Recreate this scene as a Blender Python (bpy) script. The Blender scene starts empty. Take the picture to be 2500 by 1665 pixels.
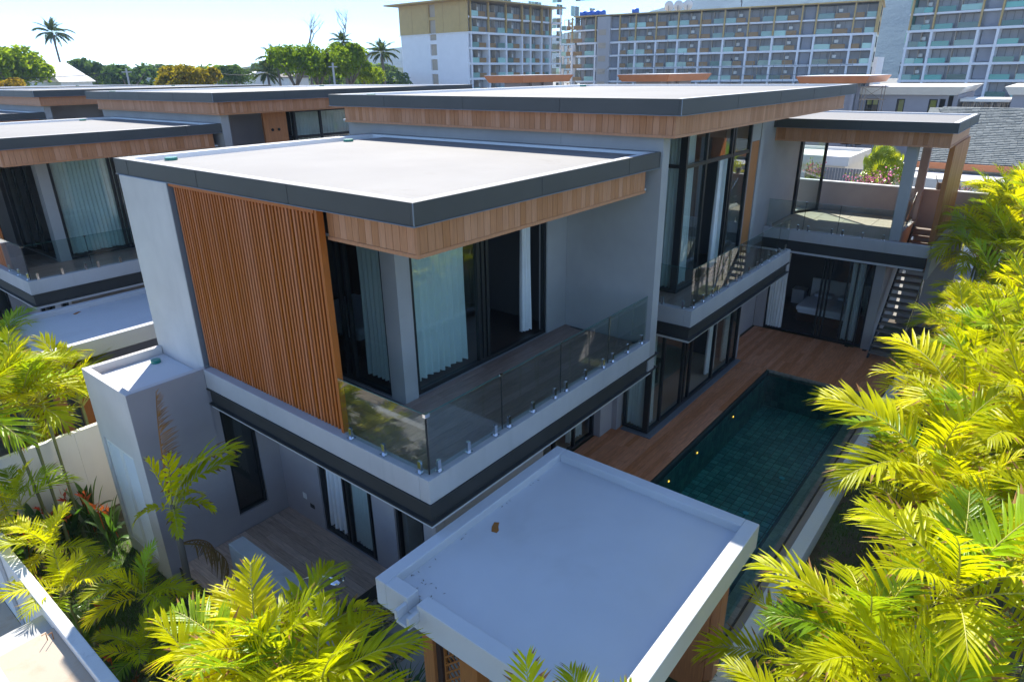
import bpy, math, random
from mathutils import Vector, Matrix
S = bpy.context.scene
C = S.collection
R = math.radians
rnd = random.Random(11)

# ------------------------------------------------------------------ camera, light, sky
yaw, pit, rol = R(39.05720773), R(22.15005049), R(-0.8304807)
fw = Vector((math.cos(yaw)*math.cos(pit), math.sin(yaw)*math.cos(pit), -math.sin(pit)))
rt = Vector((math.sin(yaw), -math.cos(yaw), 0)); up = rt.cross(fw)
rr = rt*math.cos(rol) + up*math.sin(rol); uu = -rt*math.sin(rol) + up*math.cos(rol)
cd = bpy.data.cameras.new('camera'); cam = bpy.data.objects.new('camera', cd); C.objects.link(cam)
m = Matrix((rr, uu, -fw)).transposed().to_4x4(); m.translation = Vector((0, 0, 8.43)); cam.matrix_world = m
cd.sensor_width = 36; cd.lens = 23.134; cd.clip_end = 9000; cd.clip_start = 0.05
S.camera = cam
W = bpy.data.worlds.new('World'); S.world = W; W.use_nodes = True
SUN_EL = R(46.0); SUN_AZ = (0.655, 0.756)
nt = W.node_tree; bg = nt.nodes['Background']
sk = nt.nodes.new('ShaderNodeTexSky'); sk.sky_type = 'NISHITA'; sk.sun_disc = False
sk.sun_elevation = SUN_EL; sk.sun_rotation = math.atan2(SUN_AZ[0], SUN_AZ[1]); sk.dust_density = 0.0; sk.air_density = 1.0; sk.ozone_density = 4.0; sk.altitude = 4500
nt.links.new(sk.outputs[0], bg.inputs[0]); bg.inputs[1].default_value = 0.145
sl = bpy.data.lights.new('sun', 'SUN'); sl.energy = 4.8; sl.angle = R(0.55); sl.color = (1.0, 0.955, 0.88)
so = bpy.data.objects.new('sun', sl); C.objects.link(so)
so.rotation_euler = Vector((SUN_AZ[0]*math.cos(SUN_EL), SUN_AZ[1]*math.cos(SUN_EL), math.sin(SUN_EL))).to_track_quat('Z', 'Y').to_euler()
so.location = (20, 20, 40)
S.view_settings.view_transform = 'Standard'; S.view_settings.look = 'None'
S.view_settings.exposure = 1.34; S.view_settings.gamma = 1.0
S.render.engine = 'CYCLES'
S.cycles.max_bounces = 8; S.cycles.transparent_max_bounces = 24; S.cycles.caustics_reflective = False; S.cycles.caustics_refractive = False

# ------------------------------------------------------------------ materials
def newmat(name):
    m = bpy.data.materials.new(name); m.use_nodes = True
    return m, m.node_tree, m.node_tree.nodes['Principled BSDF']
def mixrgb(t, a, b, fac, mode='MIX'):
    n = t.nodes.new('ShaderNodeMix'); n.data_type = 'RGBA'; n.blend_type = mode
    for s, v in ((n.inputs[6], a), (n.inputs[7], b), (n.inputs[0], fac)):
        if hasattr(v, 'links') or hasattr(v, 'is_linked'): t.links.new(v, s)
        else: s.default_value = (*v, 1) if isinstance(v, tuple) else v
    return n.outputs[2]
def ramp(t, src, p0, p1, c0=0.0, c1=1.0):
    n = t.nodes.new('ShaderNodeMapRange'); n.inputs[1].default_value = p0; n.inputs[2].default_value = p1
    n.inputs[3].default_value = c0; n.inputs[4].default_value = c1; t.links.new(src, n.inputs[0]); return n.outputs[0]
def noise(t, scale, vec=None, detail=6, rough=0.55, dist=0.0):
    n = t.nodes.new('ShaderNodeTexNoise'); n.inputs['Scale'].default_value = scale; n.inputs['Detail'].default_value = detail
    n.inputs['Roughness'].default_value = rough; n.inputs['Distortion'].default_value = dist
    if vec is not None: t.links.new(vec, n.inputs['Vector'])
    return n.outputs['Fac']
def coords(t, scale=(1, 1, 1)):
    g = t.nodes.new('ShaderNodeTexCoord'); mp = t.nodes.new('ShaderNodeMapping'); mp.inputs['Scale'].default_value = scale
    t.links.new(g.outputs['Object'], mp.inputs[0]); return mp.outputs[0]
def worldpos(t, scale=(1, 1, 1)):
    g = t.nodes.new('ShaderNodeNewGeometry'); mp = t.nodes.new('ShaderNodeMapping'); mp.inputs['Scale'].default_value = scale
    t.links.new(g.outputs['Position'], mp.inputs[0]); return mp.outputs[0]
def bump(t, bs, h, strength=0.3, dist=0.01):
    b = t.nodes.new('ShaderNodeBump'); b.inputs['Strength'].default_value = strength; b.inputs['Distance'].default_value = dist
    t.links.new(h, b.inputs['Height']); t.links.new(b.outputs[0], bs.inputs['Normal'])
def plaster(name, col, rough=0.85, var=0.12, stain=None, sscale=0.6, bmp=0.15, streak=0.0):
    m, t, b = newmat(name); wp = worldpos(t)
    n1 = noise(t, 0.8, wp, 8, 0.6); n2 = noise(t, 45, wp, 3)
    dark = tuple(c*(1-var) for c in col); lite = tuple(min(1, c*(1+var*0.6)) for c in col)
    c = mixrgb(t, dark, lite, ramp(t, n1, 0.3, 0.7))
    if streak:
        ns = noise(t, 1.0, worldpos(t, (7, 7, 0.45)), 5)
        c = mixrgb(t, c, tuple(x*0.62 for x in col), ramp(t, ns, 0.55, 0.8, 0, streak))
    if stain:
        ns = noise(t, sscale, wp, 9, 0.65, 0.4)
        c = mixrgb(t, c, stain, ramp(t, ns, 0.56, 0.74, 0, 0.8))
    t.links.new(c, b.inputs['Base Color']); b.inputs['Roughness'].default_value = rough
    bump(t, b, n2, bmp, 0.004)
    return m
def wood(name, col, vert=True, var=0.35, rough=0.55, axis=None):
    m, t, b = newmat(name)
    sc = axis or ((14, 14, 1.0) if vert else (1.2, 16, 16))
    wp = worldpos(t, sc); oi = t.nodes.new('ShaderNodeObjectInfo')
    n1 = noise(t, 2.5, wp, 8, 0.6, 0.6)
    c = mixrgb(t, tuple(x*(1-var) for x in col), tuple(min(1, x*(1+var*.5)) for x in col), ramp(t, n1, 0.3, 0.7))
    hs = t.nodes.new('ShaderNodeHueSaturation'); t.links.new(c, hs.inputs['Color'])
    t.links.new(ramp(t, oi.outputs['Random'], 0, 1, 0.84, 1.12), hs.inputs['Value'])
    t.links.new(ramp(t, oi.outputs['Random'], 0, 1, 1.06, 0.92), hs.inputs['Saturation'])
    t.links.new(hs.outputs[0], b.inputs['Base Color']); b.inputs['Roughness'].default_value = rough
    bump(t, b, n1, 0.12, 0.004)
    return m
def simple(name, col, rough=0.5, metal=0.0, var=0.0):
    m, t, b = newmat(name); b.inputs['Base Color'].default_value = (*col, 1)
    b.inputs['Roughness'].default_value = rough; b.inputs['Metallic'].default_value = metal
    if var:
        n1 = noise(t, 1.3, worldpos(t), 7, 0.6)
        t.links.new(mixrgb(t, tuple(c*(1-var) for c in col), tuple(min(1, c*(1+var)) for c in col), ramp(t, n1, .3, .7)), b.inputs['Base Color'])
    return m
def glassmat(name, tint, refl=1.0, rough=0.0, base=0.02):
    m = bpy.data.materials.new(name); m.use_nodes = True; t = m.node_tree; t.nodes.clear()
    o = t.nodes.new('ShaderNodeOutputMaterial'); mx = t.nodes.new('ShaderNodeMixShader')
    tr = t.nodes.new('ShaderNodeBsdfTransparent'); tr.inputs[0].default_value = (*tint, 1)
    gl = t.nodes.new('ShaderNodeBsdfGlossy'); gl.inputs['Roughness'].default_value = rough
    lw = t.nodes.new('ShaderNodeLayerWeight'); lw.inputs[0].default_value = 0.5      # Schlick reflectance, alike from both sides of the pane
    pw = t.nodes.new('ShaderNodeMath'); pw.operation = 'POWER'; t.links.new(lw.outputs['Facing'], pw.inputs[0]); pw.inputs[1].default_value = 4.0
    f = ramp(t, pw.outputs[0], 0, 1, base, refl)
    t.links.new(f, mx.inputs[0]); t.links.new(tr.outputs[0], mx.inputs[1]); t.links.new(gl.outputs[0], mx.inputs[2]); t.links.new(mx.outputs[0], o.inputs[0])
    return m
def leafmat(name, diff, trans, rough=0.35, tw=0.5, var=0.35, glossw=0.08):
    m = bpy.data.materials.new(name); m.use_nodes = True; t = m.node_tree; t.nodes.clear()
    o = t.nodes.new('ShaderNodeOutputMaterial'); oi = t.nodes.new('ShaderNodeObjectInfo')
    n1 = noise(t, 1.7, worldpos(t), 4)
    def vary(col):
        c = mixrgb(t, tuple(x*(1-var) for x in col), tuple(x*(1+var) for x in col), ramp(t, n1, .3, .7))
        h = t.nodes.new('ShaderNodeHueSaturation'); t.links.new(c, h.inputs['Color'])
        t.links.new(ramp(t, oi.outputs['Random'], 0, 1, 0.72, 1.25), h.inputs['Value'])
        t.links.new(ramp(t, oi.outputs['Random'], 0, 1, 0.515, 0.485), h.inputs['Hue']); return h.outputs[0]
    d = t.nodes.new('ShaderNodeBsdfDiffuse'); tr = t.nodes.new('ShaderNodeBsdfTranslucent'); g = t.nodes.new('ShaderNodeBsdfGlossy')
    t.links.new(vary(diff), d.inputs[0]); t.links.new(vary(trans), tr.inputs[0]); g.inputs['Roughness'].default_value = rough
    g.inputs[0].default_value = (0.9, 0.95, 0.8, 1)
    m1 = t.nodes.new('ShaderNodeMixShader'); m1.inputs[0].default_value = tw; t.links.new(d.outputs[0], m1.inputs[1]); t.links.new(tr.outputs[0], m1.inputs[2])
    m2 = t.nodes.new('ShaderNodeMixShader'); fr = t.nodes.new('ShaderNodeFresnel'); fr.inputs[0].default_value = 1.45
    t.links.new(ramp(t, fr.outputs[0], 0.03, 0.6, glossw*0.35, glossw*2.2), m2.inputs[0])
    t.links.new(m1.outputs[0], m2.inputs[1]); t.links.new(g.outputs[0], m2.inputs[2]); t.links.new(m2.outputs[0], o.inputs[0])
    return m

M = {}
M['wall'] = plaster('wall_grey_paint', (0.36, 0.345, 0.335), streak=0.12)
M['wall_dark'] = plaster('wall_taupe_paint', (0.36, 0.33, 0.335))
M['wall_light'] = plaster('wall_offwhite_paint', (0.60, 0.565, 0.53), streak=0.15)
M['curb'] = plaster('kerb_pale_paint', (0.45, 0.435, 0.425), streak=0.25)
M['white'] = plaster('white_paint', (0.78, 0.77, 0.72), var=0.06, streak=0.1)
def roofmat():
    m, t, b = newmat('roof_membrane'); wp = worldpos(t); base = (0.245, 0.232, 0.215)
    c = mixrgb(t, (0.21, 0.198, 0.185), base, ramp(t, noise(t, 0.35, wp, 8, .6), .35, .65))
    c = mixrgb(t, c, (0.17, 0.15, 0.125), ramp(t, noise(t, 1.0, worldpos(t, (1.3, 0.55, 1)), 9, .72, .5), .60, .74, 0, .85))
    c = mixrgb(t, c, (0.12, 0.105, 0.085), ramp(t, noise(t, 3.0, worldpos(t, (1.0, 2.4, 1)), 6, .7, 1.2), .69, .76, 0, .8))
    t.links.new(c, b.inputs['Base Color']); b.inputs['Roughness'].default_value = 0.8; bump(t, b, noise(t, 6, wp, 8, .6), .25, .02); return m
M['roof'] = roofmat()
M['rim'] = plaster('roof_rim_paint', (0.70, 0.70, 0.69), var=0.05)
M['canopy'] = plaster('canopy_paint', (0.60, 0.61, 0.63), var=0.05, stain=(0.52, 0.525, 0.53), sscale=0.6)
M['metal'] = simple('anthracite_metal', (0.062, 0.061, 0.058), 0.55, 0.1, 0.10)
M['beam'] = simple('dark_steel_band', (0.032, 0.031, 0.028), 0.75, 0.0, 0.2)
M['frame'] = simple('black_aluminium', (0.018, 0.019, 0.02), 0.4, 0.2)
M['trim'] = simple('soffit_trim_white', (0.55, 0.55, 0.55), 0.6)
M['chrome'] = simple('polished_steel', (0.75, 0.75, 0.76), 0.12, 1.0)
M['plank'] = wood('fascia_wood', (0.50, 0.215, 0.095), var=.2)
M['slat'] = wood('slat_wood', (0.48, 0.13, 0.022), var=0.2)
M['darkbrown'] = simple('dark_brown_gap_shade', (0.05, 0.022, 0.012), 0.9)  # dark brown; paints recess shade behind the slats and in the gate
M['post'] = wood('post_wood', (0.44, 0.16, 0.04), var=0.2)
M['deck'] = wood('deck_wood', (0.64, 0.245, 0.105), vert=False)
M['tilewood'] = wood('terrace_wood_tile', (0.58, 0.42, 0.32), axis=(16, 1.2, 16), rough=0.38)
M['tilewoodx'] = wood('balcony_wood_tile', (0.34, 0.23, 0.185), vert=False, rough=0.35)
M['grout'] = simple('grout_dark', (0.10, 0.09, 0.085), 0.9)
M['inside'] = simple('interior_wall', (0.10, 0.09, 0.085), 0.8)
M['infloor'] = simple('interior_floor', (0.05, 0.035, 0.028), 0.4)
M['curtain'] = simple('curtain_linen', (0.82, 0.81, 0.79), 0.9, 0, 0.06)
M['glass'] = glassmat('window_glass', (0.86, 0.91, 0.90), 1.0, 0.0, 0.04)
M['gteal'] = glassmat('window_glass_teal', (0.86, 0.93, 0.92), 1.0, 0.0, 0.07)
M['bglass'] = glassmat('balustrade_glass', (0.86, 0.92, 0.90), 1.0, 0.0, 0.05)
M['stone'] = plaster('path_slab_concrete', (0.38, 0.37, 0.35))
M['pebble'] = plaster('pebble_stone', (0.55, 0.47, 0.38), var=0.35)
M['ttile'] = plaster('terrace_tile', (0.47, 0.39, 0.31), var=.15)
M['concrete'] = plaster('raw_concrete', (0.42, 0.42, 0.41), var=0.2, stain=(0.24, 0.24, 0.235), sscale=1.6, bmp=0.4)
M['beige'] = plaster('beige_screed', (0.46, 0.38, 0.29), var=0.1, stain=(0.42, 0.30, 0.20), sscale=2.4, bmp=0.35)
M['oldwhite'] = plaster('weathered_white_paint', (0.66, 0.66, 0.63), var=0.1, stain=(0.40, 0.40, 0.38), sscale=3.0, streak=0.3)
M['green'] = simple('green_plastic', (0.02, 0.22, 0.16), 0.4)
M['rust'] = simple('rust', (0.35, 0.13, 0.02), 0.9)
M['black'] = simple('black_rubber', (0.012, 0.012, 0.012), 0.7)
M['steelgrey'] = simple('steel_grey', (0.2, 0.22, 0.25), 0.5, 0.3)
M['bed'] = simple('bed_linen', (0.75, 0.78, 0.85), 0.9)
M['leaf'] = leafmat('areca_leaf', (0.43, 0.455, 0.004), (0.84, 0.815, 0.003), tw=0.5, var=.3, glossw=.03)
M['leafgreen'] = leafmat('areca_leaf_green', (0.25, 0.40, 0.008), (0.56, 0.66, 0.008), tw=0.5, var=.3, glossw=.05)
M['leafdark'] = leafmat('palm_leaf_dark', (0.06, 0.12, 0.012), (0.24, 0.38, 0.012), tw=0.45, glossw=.04)
M['leafblade'] = leafmat('blade_leaf', (0.045, 0.11, 0.018), (0.14, 0.30, 0.02), tw=0.35)
M['leafdry'] = leafmat('dry_leaf', (0.30, 0.17, 0.06), (0.26, 0.14, 0.04), tw=0.3, glossw=.02)
M['leafcoco'] = leafmat('coconut_leaf', (0.05, 0.085, 0.02), (0.10, 0.15, 0.02), tw=0.35, glossw=.0)
M['grassy'] = leafmat('grass_blade', (0.05, 0.12, 0.015), (0.16, 0.34, 0.02), tw=0.4)
M['flower'] = leafmat('orange_flower', (0.60, 0.10, 0.02), (0.6, 0.12, 0.02), tw=0.4)
M['pink'] = leafmat('pink_flower', (0.65, 0.16, 0.30), (0.7, 0.2, 0.35), tw=0.4)
M['stem'] = plaster('palm_stem', (0.20, 0.21, 0.08), var=0.3)
M['bark'] = plaster('bark', (0.16, 0.13, 0.10), var=0.3, bmp=0.6)
M['rachis'] = simple('frond_rib', (0.42, 0.40, 0.08), 0.5)

# ------------------------------------------------------------------ mesh helpers
class MB:
    def __init__(s): s.v = []; s.f = []
    def box(s, x0, y0, z0, x1, y1, z1):
        if x1 < x0: x0, x1 = x1, x0
        if y1 < y0: y0, y1 = y1, y0
        if z1 < z0: z0, z1 = z1, z0
        n = len(s.v)
        s.v += [(x0, y0, z0), (x1, y0, z0), (x1, y1, z0), (x0, y1, z0), (x0, y0, z1), (x1, y0, z1), (x1, y1, z1), (x0, y1, z1)]
        s.f += [(n, n+3, n+2, n+1), (n+4, n+5, n+6, n+7), (n, n+1, n+5, n+4), (n+1, n+2, n+6, n+5), (n+2, n+3, n+7, n+6), (n+3, n, n+4, n+7)]
        return s
    def obox(s, cx, cy, cz, hx, hy, hz, rot):      # oriented box
        n = len(s.v)
        for dz in (-1, 1):
            for dx, dy in ((-1, -1), (1, -1), (1, 1), (-1, 1)):
                p = rot @ Vector((dx*hx, dy*hy, dz*hz)); s.v.append((cx+p.x, cy+p.y, cz+p.z))
        s.f += [(n, n+3, n+2, n+1), (n+4, n+5, n+6, n+7), (n, n+1, n+5, n+4), (n+1, n+2, n+6, n+5), (n+2, n+3, n+7, n+6), (n+3, n, n+4, n+7)]
        return s
    def bar(s, a, b, w, h=None):
        a = Vector(a); b = Vector(b); h = h or w; d = b-a; q = d.to_track_quat('X', 'Z').to_matrix(); c = (a+b)/2
        return s.obox(c.x, c.y, c.z, d.length/2, w/2, h/2, q)
    def poly(s, pts):
        n = len(s.v); s.v += [tuple(p) for p in pts]; s.f.append(tuple(range(n, n+len(pts)))); return s
    def prism(s, pts, z0, z1):
        n = len(s.v); k = len(pts)
        s.v += [(x, y, z0) for x, y in pts] + [(x, y, z1) for x, y in pts]
        s.f += [tuple(range(n+k-1, n-1, -1)), tuple(range(n+k, n+2*k))] + [(n+i, n+(i+1) % k, n+k+(i+1) % k, n+k+i) for i in range(k)]
        return s
    def tube(s, pts, rad, seg=8, cap=True):
        pts = [Vector(p) for p in pts]; n0 = len(s.v)
        rads = rad if isinstance(rad, (list, tuple)) else [rad]*len(pts)
        for i, p in enumerate(pts):
            d = (pts[min(i+1, len(pts)-1)] - pts[max(i-1, 0)]).normalized()
            a = d.orthogonal().normalized() if i == 0 else (a - d*a.dot(d)).normalized()
            b = d.cross(a)
            for k in range(seg):
                t = 2*math.pi*k/seg; q = p + (a*math.cos(t) + b*math.sin(t))*rads[i]; s.v.append(tuple(q))
        for i in range(len(pts)-1):
            for k in range(seg):
                s.f.append((n0+i*seg+k, n0+i*seg+(k+1) % seg, n0+(i+1)*seg+(k+1) % seg, n0+(i+1)*seg+k))
        if cap:
            s.f.append(tuple(n0+k for k in range(seg))[::-1]); s.f.append(tuple(n0+(len(pts)-1)*seg+k for k in range(seg)))
        return s
    def ring(s, x0, x1, y0, y1, w, z0, z1):         # rectangular ring, pieces butted end to end
        return s.box(x0, y0, z0, x1, y0+w, z1).box(x0, y1-w, z0, x1, y1, z1).box(x0, y0+w, z0, x0+w, y1-w, z1).box(x1-w, y0+w, z0, x1, y1-w, z1)
    def mesh(s, name, mat=None, O=(0, 0, 0), smooth=False):
        me = bpy.data.meshes.new(name); me.from_pydata([(x-O[0], y-O[1], z-O[2]) for x, y, z in s.v], [], s.f)
        if mat: me.materials.append(mat)
        if smooth:
            for p in me.polygons: p.use_smooth = True
        me.update(); return me
def link(name, data, parent=None, loc=(0, 0, 0), rot=None, scale=None):
    o = bpy.data.objects.new(name, data); C.objects.link(o); o.location = loc
    if rot is not None: o.rotation_euler = rot
    if scale is not None: o.scale = scale if isinstance(scale, (tuple, list)) else (scale,)*3
    if parent: o.parent = parent
    return o
def bev(o, w=0.008, seg=2):
    b = o.modifiers.new('bevel', 'BEVEL'); b.width = w; b.segments = seg; b.limit_method = 'ANGLE'; return o
def tag(o, label=None, cat=None, group=None, kind=None):
    if label: o['label'] = label
    if cat: o['category'] = cat
    if group: o['group'] = group
    if kind: o['kind'] = kind
    return o
class Thing:                       # an Empty at the base of a thing; its parts' meshes are given in world coordinates
    def __init__(s, name, loc, label, cat, group=None, rotz=0):
        s.O = loc; s.o = link(name, None, None, loc); s.o.empty_display_size = 0.2; tag(s.o, label, cat, group)
    def part(s, name, mb, mat, smooth=False, under=None, bv=0):
        o = link(name, mb.mesh(name, mat, s.O, smooth), under or s.o)
        if bv: bev(o, bv)
        return o
    def inst(s, name, me, loc, under=None, rot=None, scale=None):
        p = (loc[0]-s.O[0], loc[1]-s.O[1], loc[2]-s.O[2])
        return link(name, me, under or s.o, p, rot, scale)
def one(name, mb, mat, label, cat, group=None, base=None, smooth=False, bv=0):     # a thing that is a single mesh
    b = base or (0, 0, 0); o = link(name, mb.mesh(name, mat, b, smooth), None, b)
    if bv: bev(o, bv)
    return tag(o, label, cat, group)
def struct(name, mb, mat, kind='structure', smooth=False):
    o = link(name, mb.mesh(name, mat, (0, 0, 0), smooth)); o['kind'] = kind; return o
def dup(root, loc, label, skip=()):
    r = root.copy(); C.objects.link(r); r.location = loc; r['label'] = label
    for ch in list(root.children):
        if ch.name.split('.')[0] in skip: continue
        c = ch.copy(); C.objects.link(c); c.parent = r
        for g in list(ch.children):
            if g.name.split('.')[0] in skip: continue
            d = g.copy(); C.objects.link(d); d.parent = c
    return r
def wallmb(mb, ax, c0, c1, u0, u1, z0, z1, holes=()):
    us = sorted({u0, u1, *[h[0] for h in holes], *[h[1] for h in holes]}); us = [u for u in us if u0 <= u <= u1]
    for a, b in zip(us, us[1:]):
        hz = sorted((h[2], h[3]) for h in holes if h[0] <= a+1e-6 and h[1] >= b-1e-6); z = z0
        segs = []
        for p, q in hz:
            if p > z+1e-6: segs.append((z, p))
            z = q
        if z < z1-1e-6: segs.append((z, z1))
        for p, q in segs:
            if ax == 'x': mb.box(c0, a, p, c1, b, q)
            else: mb.box(a, c0, p, b, c1, q)
    return mb
def window(T, ax, c, u0, u1, z0, z1, vs=(), hs=(), w=0.06, d=0.09, name='sliding_window', glass='glass', skip=()):
    """frame mesh with each pane a child of it; ax is the wall's normal, c the outer face of the frame, d goes inwards (+)"""
    mb = MB(); 
    def bx(a, b, p, q, m=mb, e0=0.0, e1=None):
        e1 = d if e1 is None else e1
        if ax == 'x': m.box(c+e0, a, p, c+e1, b, q)
        else: m.box(a, c+e0, p, b, c+e1, q)
    bx(u0, u0+w, z0, z1); bx(u1-w, u1, z0, z1); bx(u0+w, u1-w, z0, z0+w); bx(u0+w, u1-w, z1-w, z1)
    for v in vs: bx(v-w/2, v+w/2, z0+w, z1-w, mb, 0.005, d-0.005)
    ug = sorted([u0+w] + [v for v in vs] + [u1-w]); zg = sorted([z0+w] + list(hs) + [z1-w])
    for h in hs:
        for i, (a, b) in enumerate(zip(ug, ug[1:])):
            bx(a+(w/2 if i else 0), b-(w/2 if i < len(ug)-2 else 0), h-w/2, h+w/2, mb, 0.01, d-0.01)
    f = T.part(name, mb, M['frame'])
    k = 0
    for i, (a, b) in enumerate(zip(ug, ug[1:])):
        for j, (p, q) in enumerate(zip(zg, zg[1:])):
            if (i, j) in skip: continue
            g = MB(); a2 = a+(w/2 if i else 0); b2 = b-(w/2 if i < len(ug)-2 else 0)
            p2 = p+(w/2 if j else 0); q2 = q-(w/2 if j < len(zg)-2 else 0)
            bx(a2, b2, p2, q2, g, d*0.5-0.004, d*0.5+0.004)
            T.part('pane', g, M[glass], under=f)
    return f
PL = {}
def plankmesh(ax, w, h, mat, t=0.014):
    k = (ax, round(w, 3), round(h, 3), mat, t)
    if k not in PL:
        b = MB()
        if ax == 'x': b.box(-t, 0.003, 0, 0, w-0.003, h)
        elif ax == 'y': b.box(0.003, -t, 0, w-0.003, 0, h)
        elif ax == 'zx': b.box(0.002, 0.002, 0, h-0.002, w-0.002, t)    # flat board running along X, length h
        elif ax == 'zy': b.box(0.002, 0.002, 0, w-0.002, h-0.002, t)    # flat board running along Y
        PL[k] = b.mesh('board', M[mat])
    return PL[k]

# ------------------------------------------------------------------ the villa
G = -0.2
T = Thing('villa', (4.95, 5.45, -0.5), 'nearest grey villa with orange slat screen, glass balustrade and wood-clad flat roofs beside the pool', 'villa', 'villas of the same row')

def flat_roof(x0, x1, y0, y1, zt, zf, zw, ix, iy, wx1, wy1, gutter=None, pl=True, sides='xy', wx_from=None):
    f = MB(); t = 0.05
    f.box(x0, y0, zf, x1, y0+t, zt).box(x0, y1-t, zf, x1, y1, zt).box(x0, y0+t, zf, x0+t, y1-t, zt).box(x1-t, y0+t, zf, x1, y1-t, zt)
    fs = T.part('roof_fascia', f, M['metal'], bv=0.006)
    # sheet joints of the metal fascia and its drip edge
    j = MB(); y = y0+2.44
    j.ring(x0-0.012, x1+0.012, y0-0.012, y1+0.012, 0.05, zf-0.012, zf-0.001)
    T.part('drip_edge', j, M['steelgrey'])
    sj = MB(); u = x0+2.44
    while u < x1-.3: sj.box(u, y0-.003, zf+.004, u+.007, y0-.0005, zt-.01); u += 2.44
    u = y0+2.44
    while u < y1-.3: sj.box(x0-.003, u, zf+.004, x0-.0005, u+.007, zt-.01); u += 2.44
    T.part('sheet_joint', sj, M['beam'])
    T.part('corner_bead', MB().box(x0-.004, y0-.004, zf, x0+.008, y0+.008, zt-.005), M['steelgrey'])
    w = 0.13
    r = MB(); a, b, c, d = x0+t, x1-t, y0+t, y1-t
    zb = zf+0.012; r.box(a, c, zb, b, c+w, zt-0.004).box(a, d-w*1.6, zb, b, d, zt-0.004).box(a, c+w, zb, a+w, d-w*1.6, zt-0.004).box(b-w, c+w, zb, b, d-w*1.6, zt-0.004)
    T.part('roof_rim', r, M['rim'], bv=0.012)
    g = MB(); gy = d-w*1.6-0.42
    g.box(a+w+.001, c+w+.001, zf+0.02, b-w-.001, gy, zt-0.05)
    T.part('roof_surface', g, M['roof'], bv=0.02)
    q = MB().box(a+w+.001, gy+.001, zf+0.02, b-w-.001, d-w*1.6-.001, zt-0.2)
    T.part('roof_gutter', q, M['canopy'])
    for xx in (a+0.6, b-1.3):
        dd = MB(); dd.tube([(xx, gy-0.16, zt-0.05), (xx, gy-0.16, zt+0.0)], 0.11, 14)
        T.part('drain_cap', dd, M['green'])
    # wood band: backing, then single boards
    wd = MB(); X0, Y0 = x0+ix, y0+iy
    wd.box(X0, Y0, zw, wx1, Y0+0.04, zf-0.002).box(X0, Y0+0.04, zw, X0+0.04, wy1, zf-0.002)
    wf = T.part('wood_fascia', wd, M['plank'])
    tr = MB().box(X0-0.022, Y0-0.022, zw-0.012, wx1, Y0+0.03, zw+0.035).box(X0-0.022, Y0+0.03, zw-0.012, X0+0.03, wy1, zw+0.035)
    T.part('trim', tr, M['plank'], under=wf)
    tr = MB().box(X0-0.022, Y0-0.022, zf-0.03, wx1, Y0+0.03, zf-0.003).box(X0-0.022, Y0+0.03, zf-0.03, X0+0.03, wy1, zf-0.003)
    T.part('trim', tr, M['plank'], under=wf)
    T.part('corner_trim', MB().box(X0-0.024, Y0-0.024, zw+0.036, X0+0.02, Y0+0.02, zf-0.031), M['plank'], under=wf)
    p = 0.128; h = zf-0.03-zw-0.035-0.004
    y = Y0+0.03
    yf = y if wx_from is None else wx_from
    while y+p < wy1:
        if y >= yf-0.001 and 'x' in sides: T.inst('board', plankmesh('x', p, h, 'plank'), (X0, y, zw+0.037), wf)
        y += p
    x = X0+0.03
    while x+p < wx1 and 'y' in sides:
        T.inst('board', plankmesh('y', p, h, 'plank'), (x, Y0, zw+0.037), wf); x += p
    s = MB().box(X0+0.041, Y0+0.041, zw+0.01, x1-0.1, y1-0.1, zw+0.05)
    T.part('soffit', s, M['trim'])

# roofs
flat_roof(5.05, 11.04, 5.50, 13.35, 7.10, 6.83, 6.41, 0.17, 0.15, 10.80, 7.36)
flat_roof(10.64, 22.15, 4.98, 14.35, 8.00, 7.74, 7.36, 0.26, 0.22, 21.85, 14.1)
flat_roof(22.30, 27.10, 2.27, 8.40, 7.00, 6.73, 6.31, 0.28, 0.16, 26.8, 8.2, sides='x')

# --- volume A (bedroom over the terrace)
T.part('side_wall', MB().box(5.02, 11.40, 3.13, 6.45, 13.20, 6.82), M['wall_light'], bv=0.01)
T.part('slab', MB().box(5.141, 5.641, 3.00, 11.04, 11.28, 3.385), M['curb'])
w = MB(); wallmb(w, 'y', 7.47, 7.67, 6.69, 11.04, 3.386, 6.40, [(6.69, 10.36, 3.386, 6.39)])
wallmb(w, 'x', 6.42, 6.62, 7.801, 13.2, 3.386, 6.40, [(7.80, 10.9, 3.40, 6.39)])
w.box(6.40, 7.455, 3.386, 6.69, 7.80, 6.399)
T.part('bedroom_wall', w, M['wall'])
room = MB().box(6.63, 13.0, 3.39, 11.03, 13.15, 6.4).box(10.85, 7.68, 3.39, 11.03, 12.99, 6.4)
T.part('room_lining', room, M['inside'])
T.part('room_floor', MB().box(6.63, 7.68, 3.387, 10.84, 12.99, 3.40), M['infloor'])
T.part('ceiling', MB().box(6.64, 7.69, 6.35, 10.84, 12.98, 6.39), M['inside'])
window(T, 'y', 7.50, 6.71, 10.36, 3.42, 6.39, vs=(8.34, 8.46, 8.58), w=0.07, glass='gteal', skip=((3, 0),))
window(T, 'x', 6.44, 7.81, 10.88, 3.42, 6.39, vs=(8.80, 9.00, 9.9), w=0.06)
# door standing open inside the bedroom
T.part('wardrobe', MB().box(9.3, 12.4, 3.41, 10.6, 12.95, 6.2), M['darkbrown'])
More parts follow.
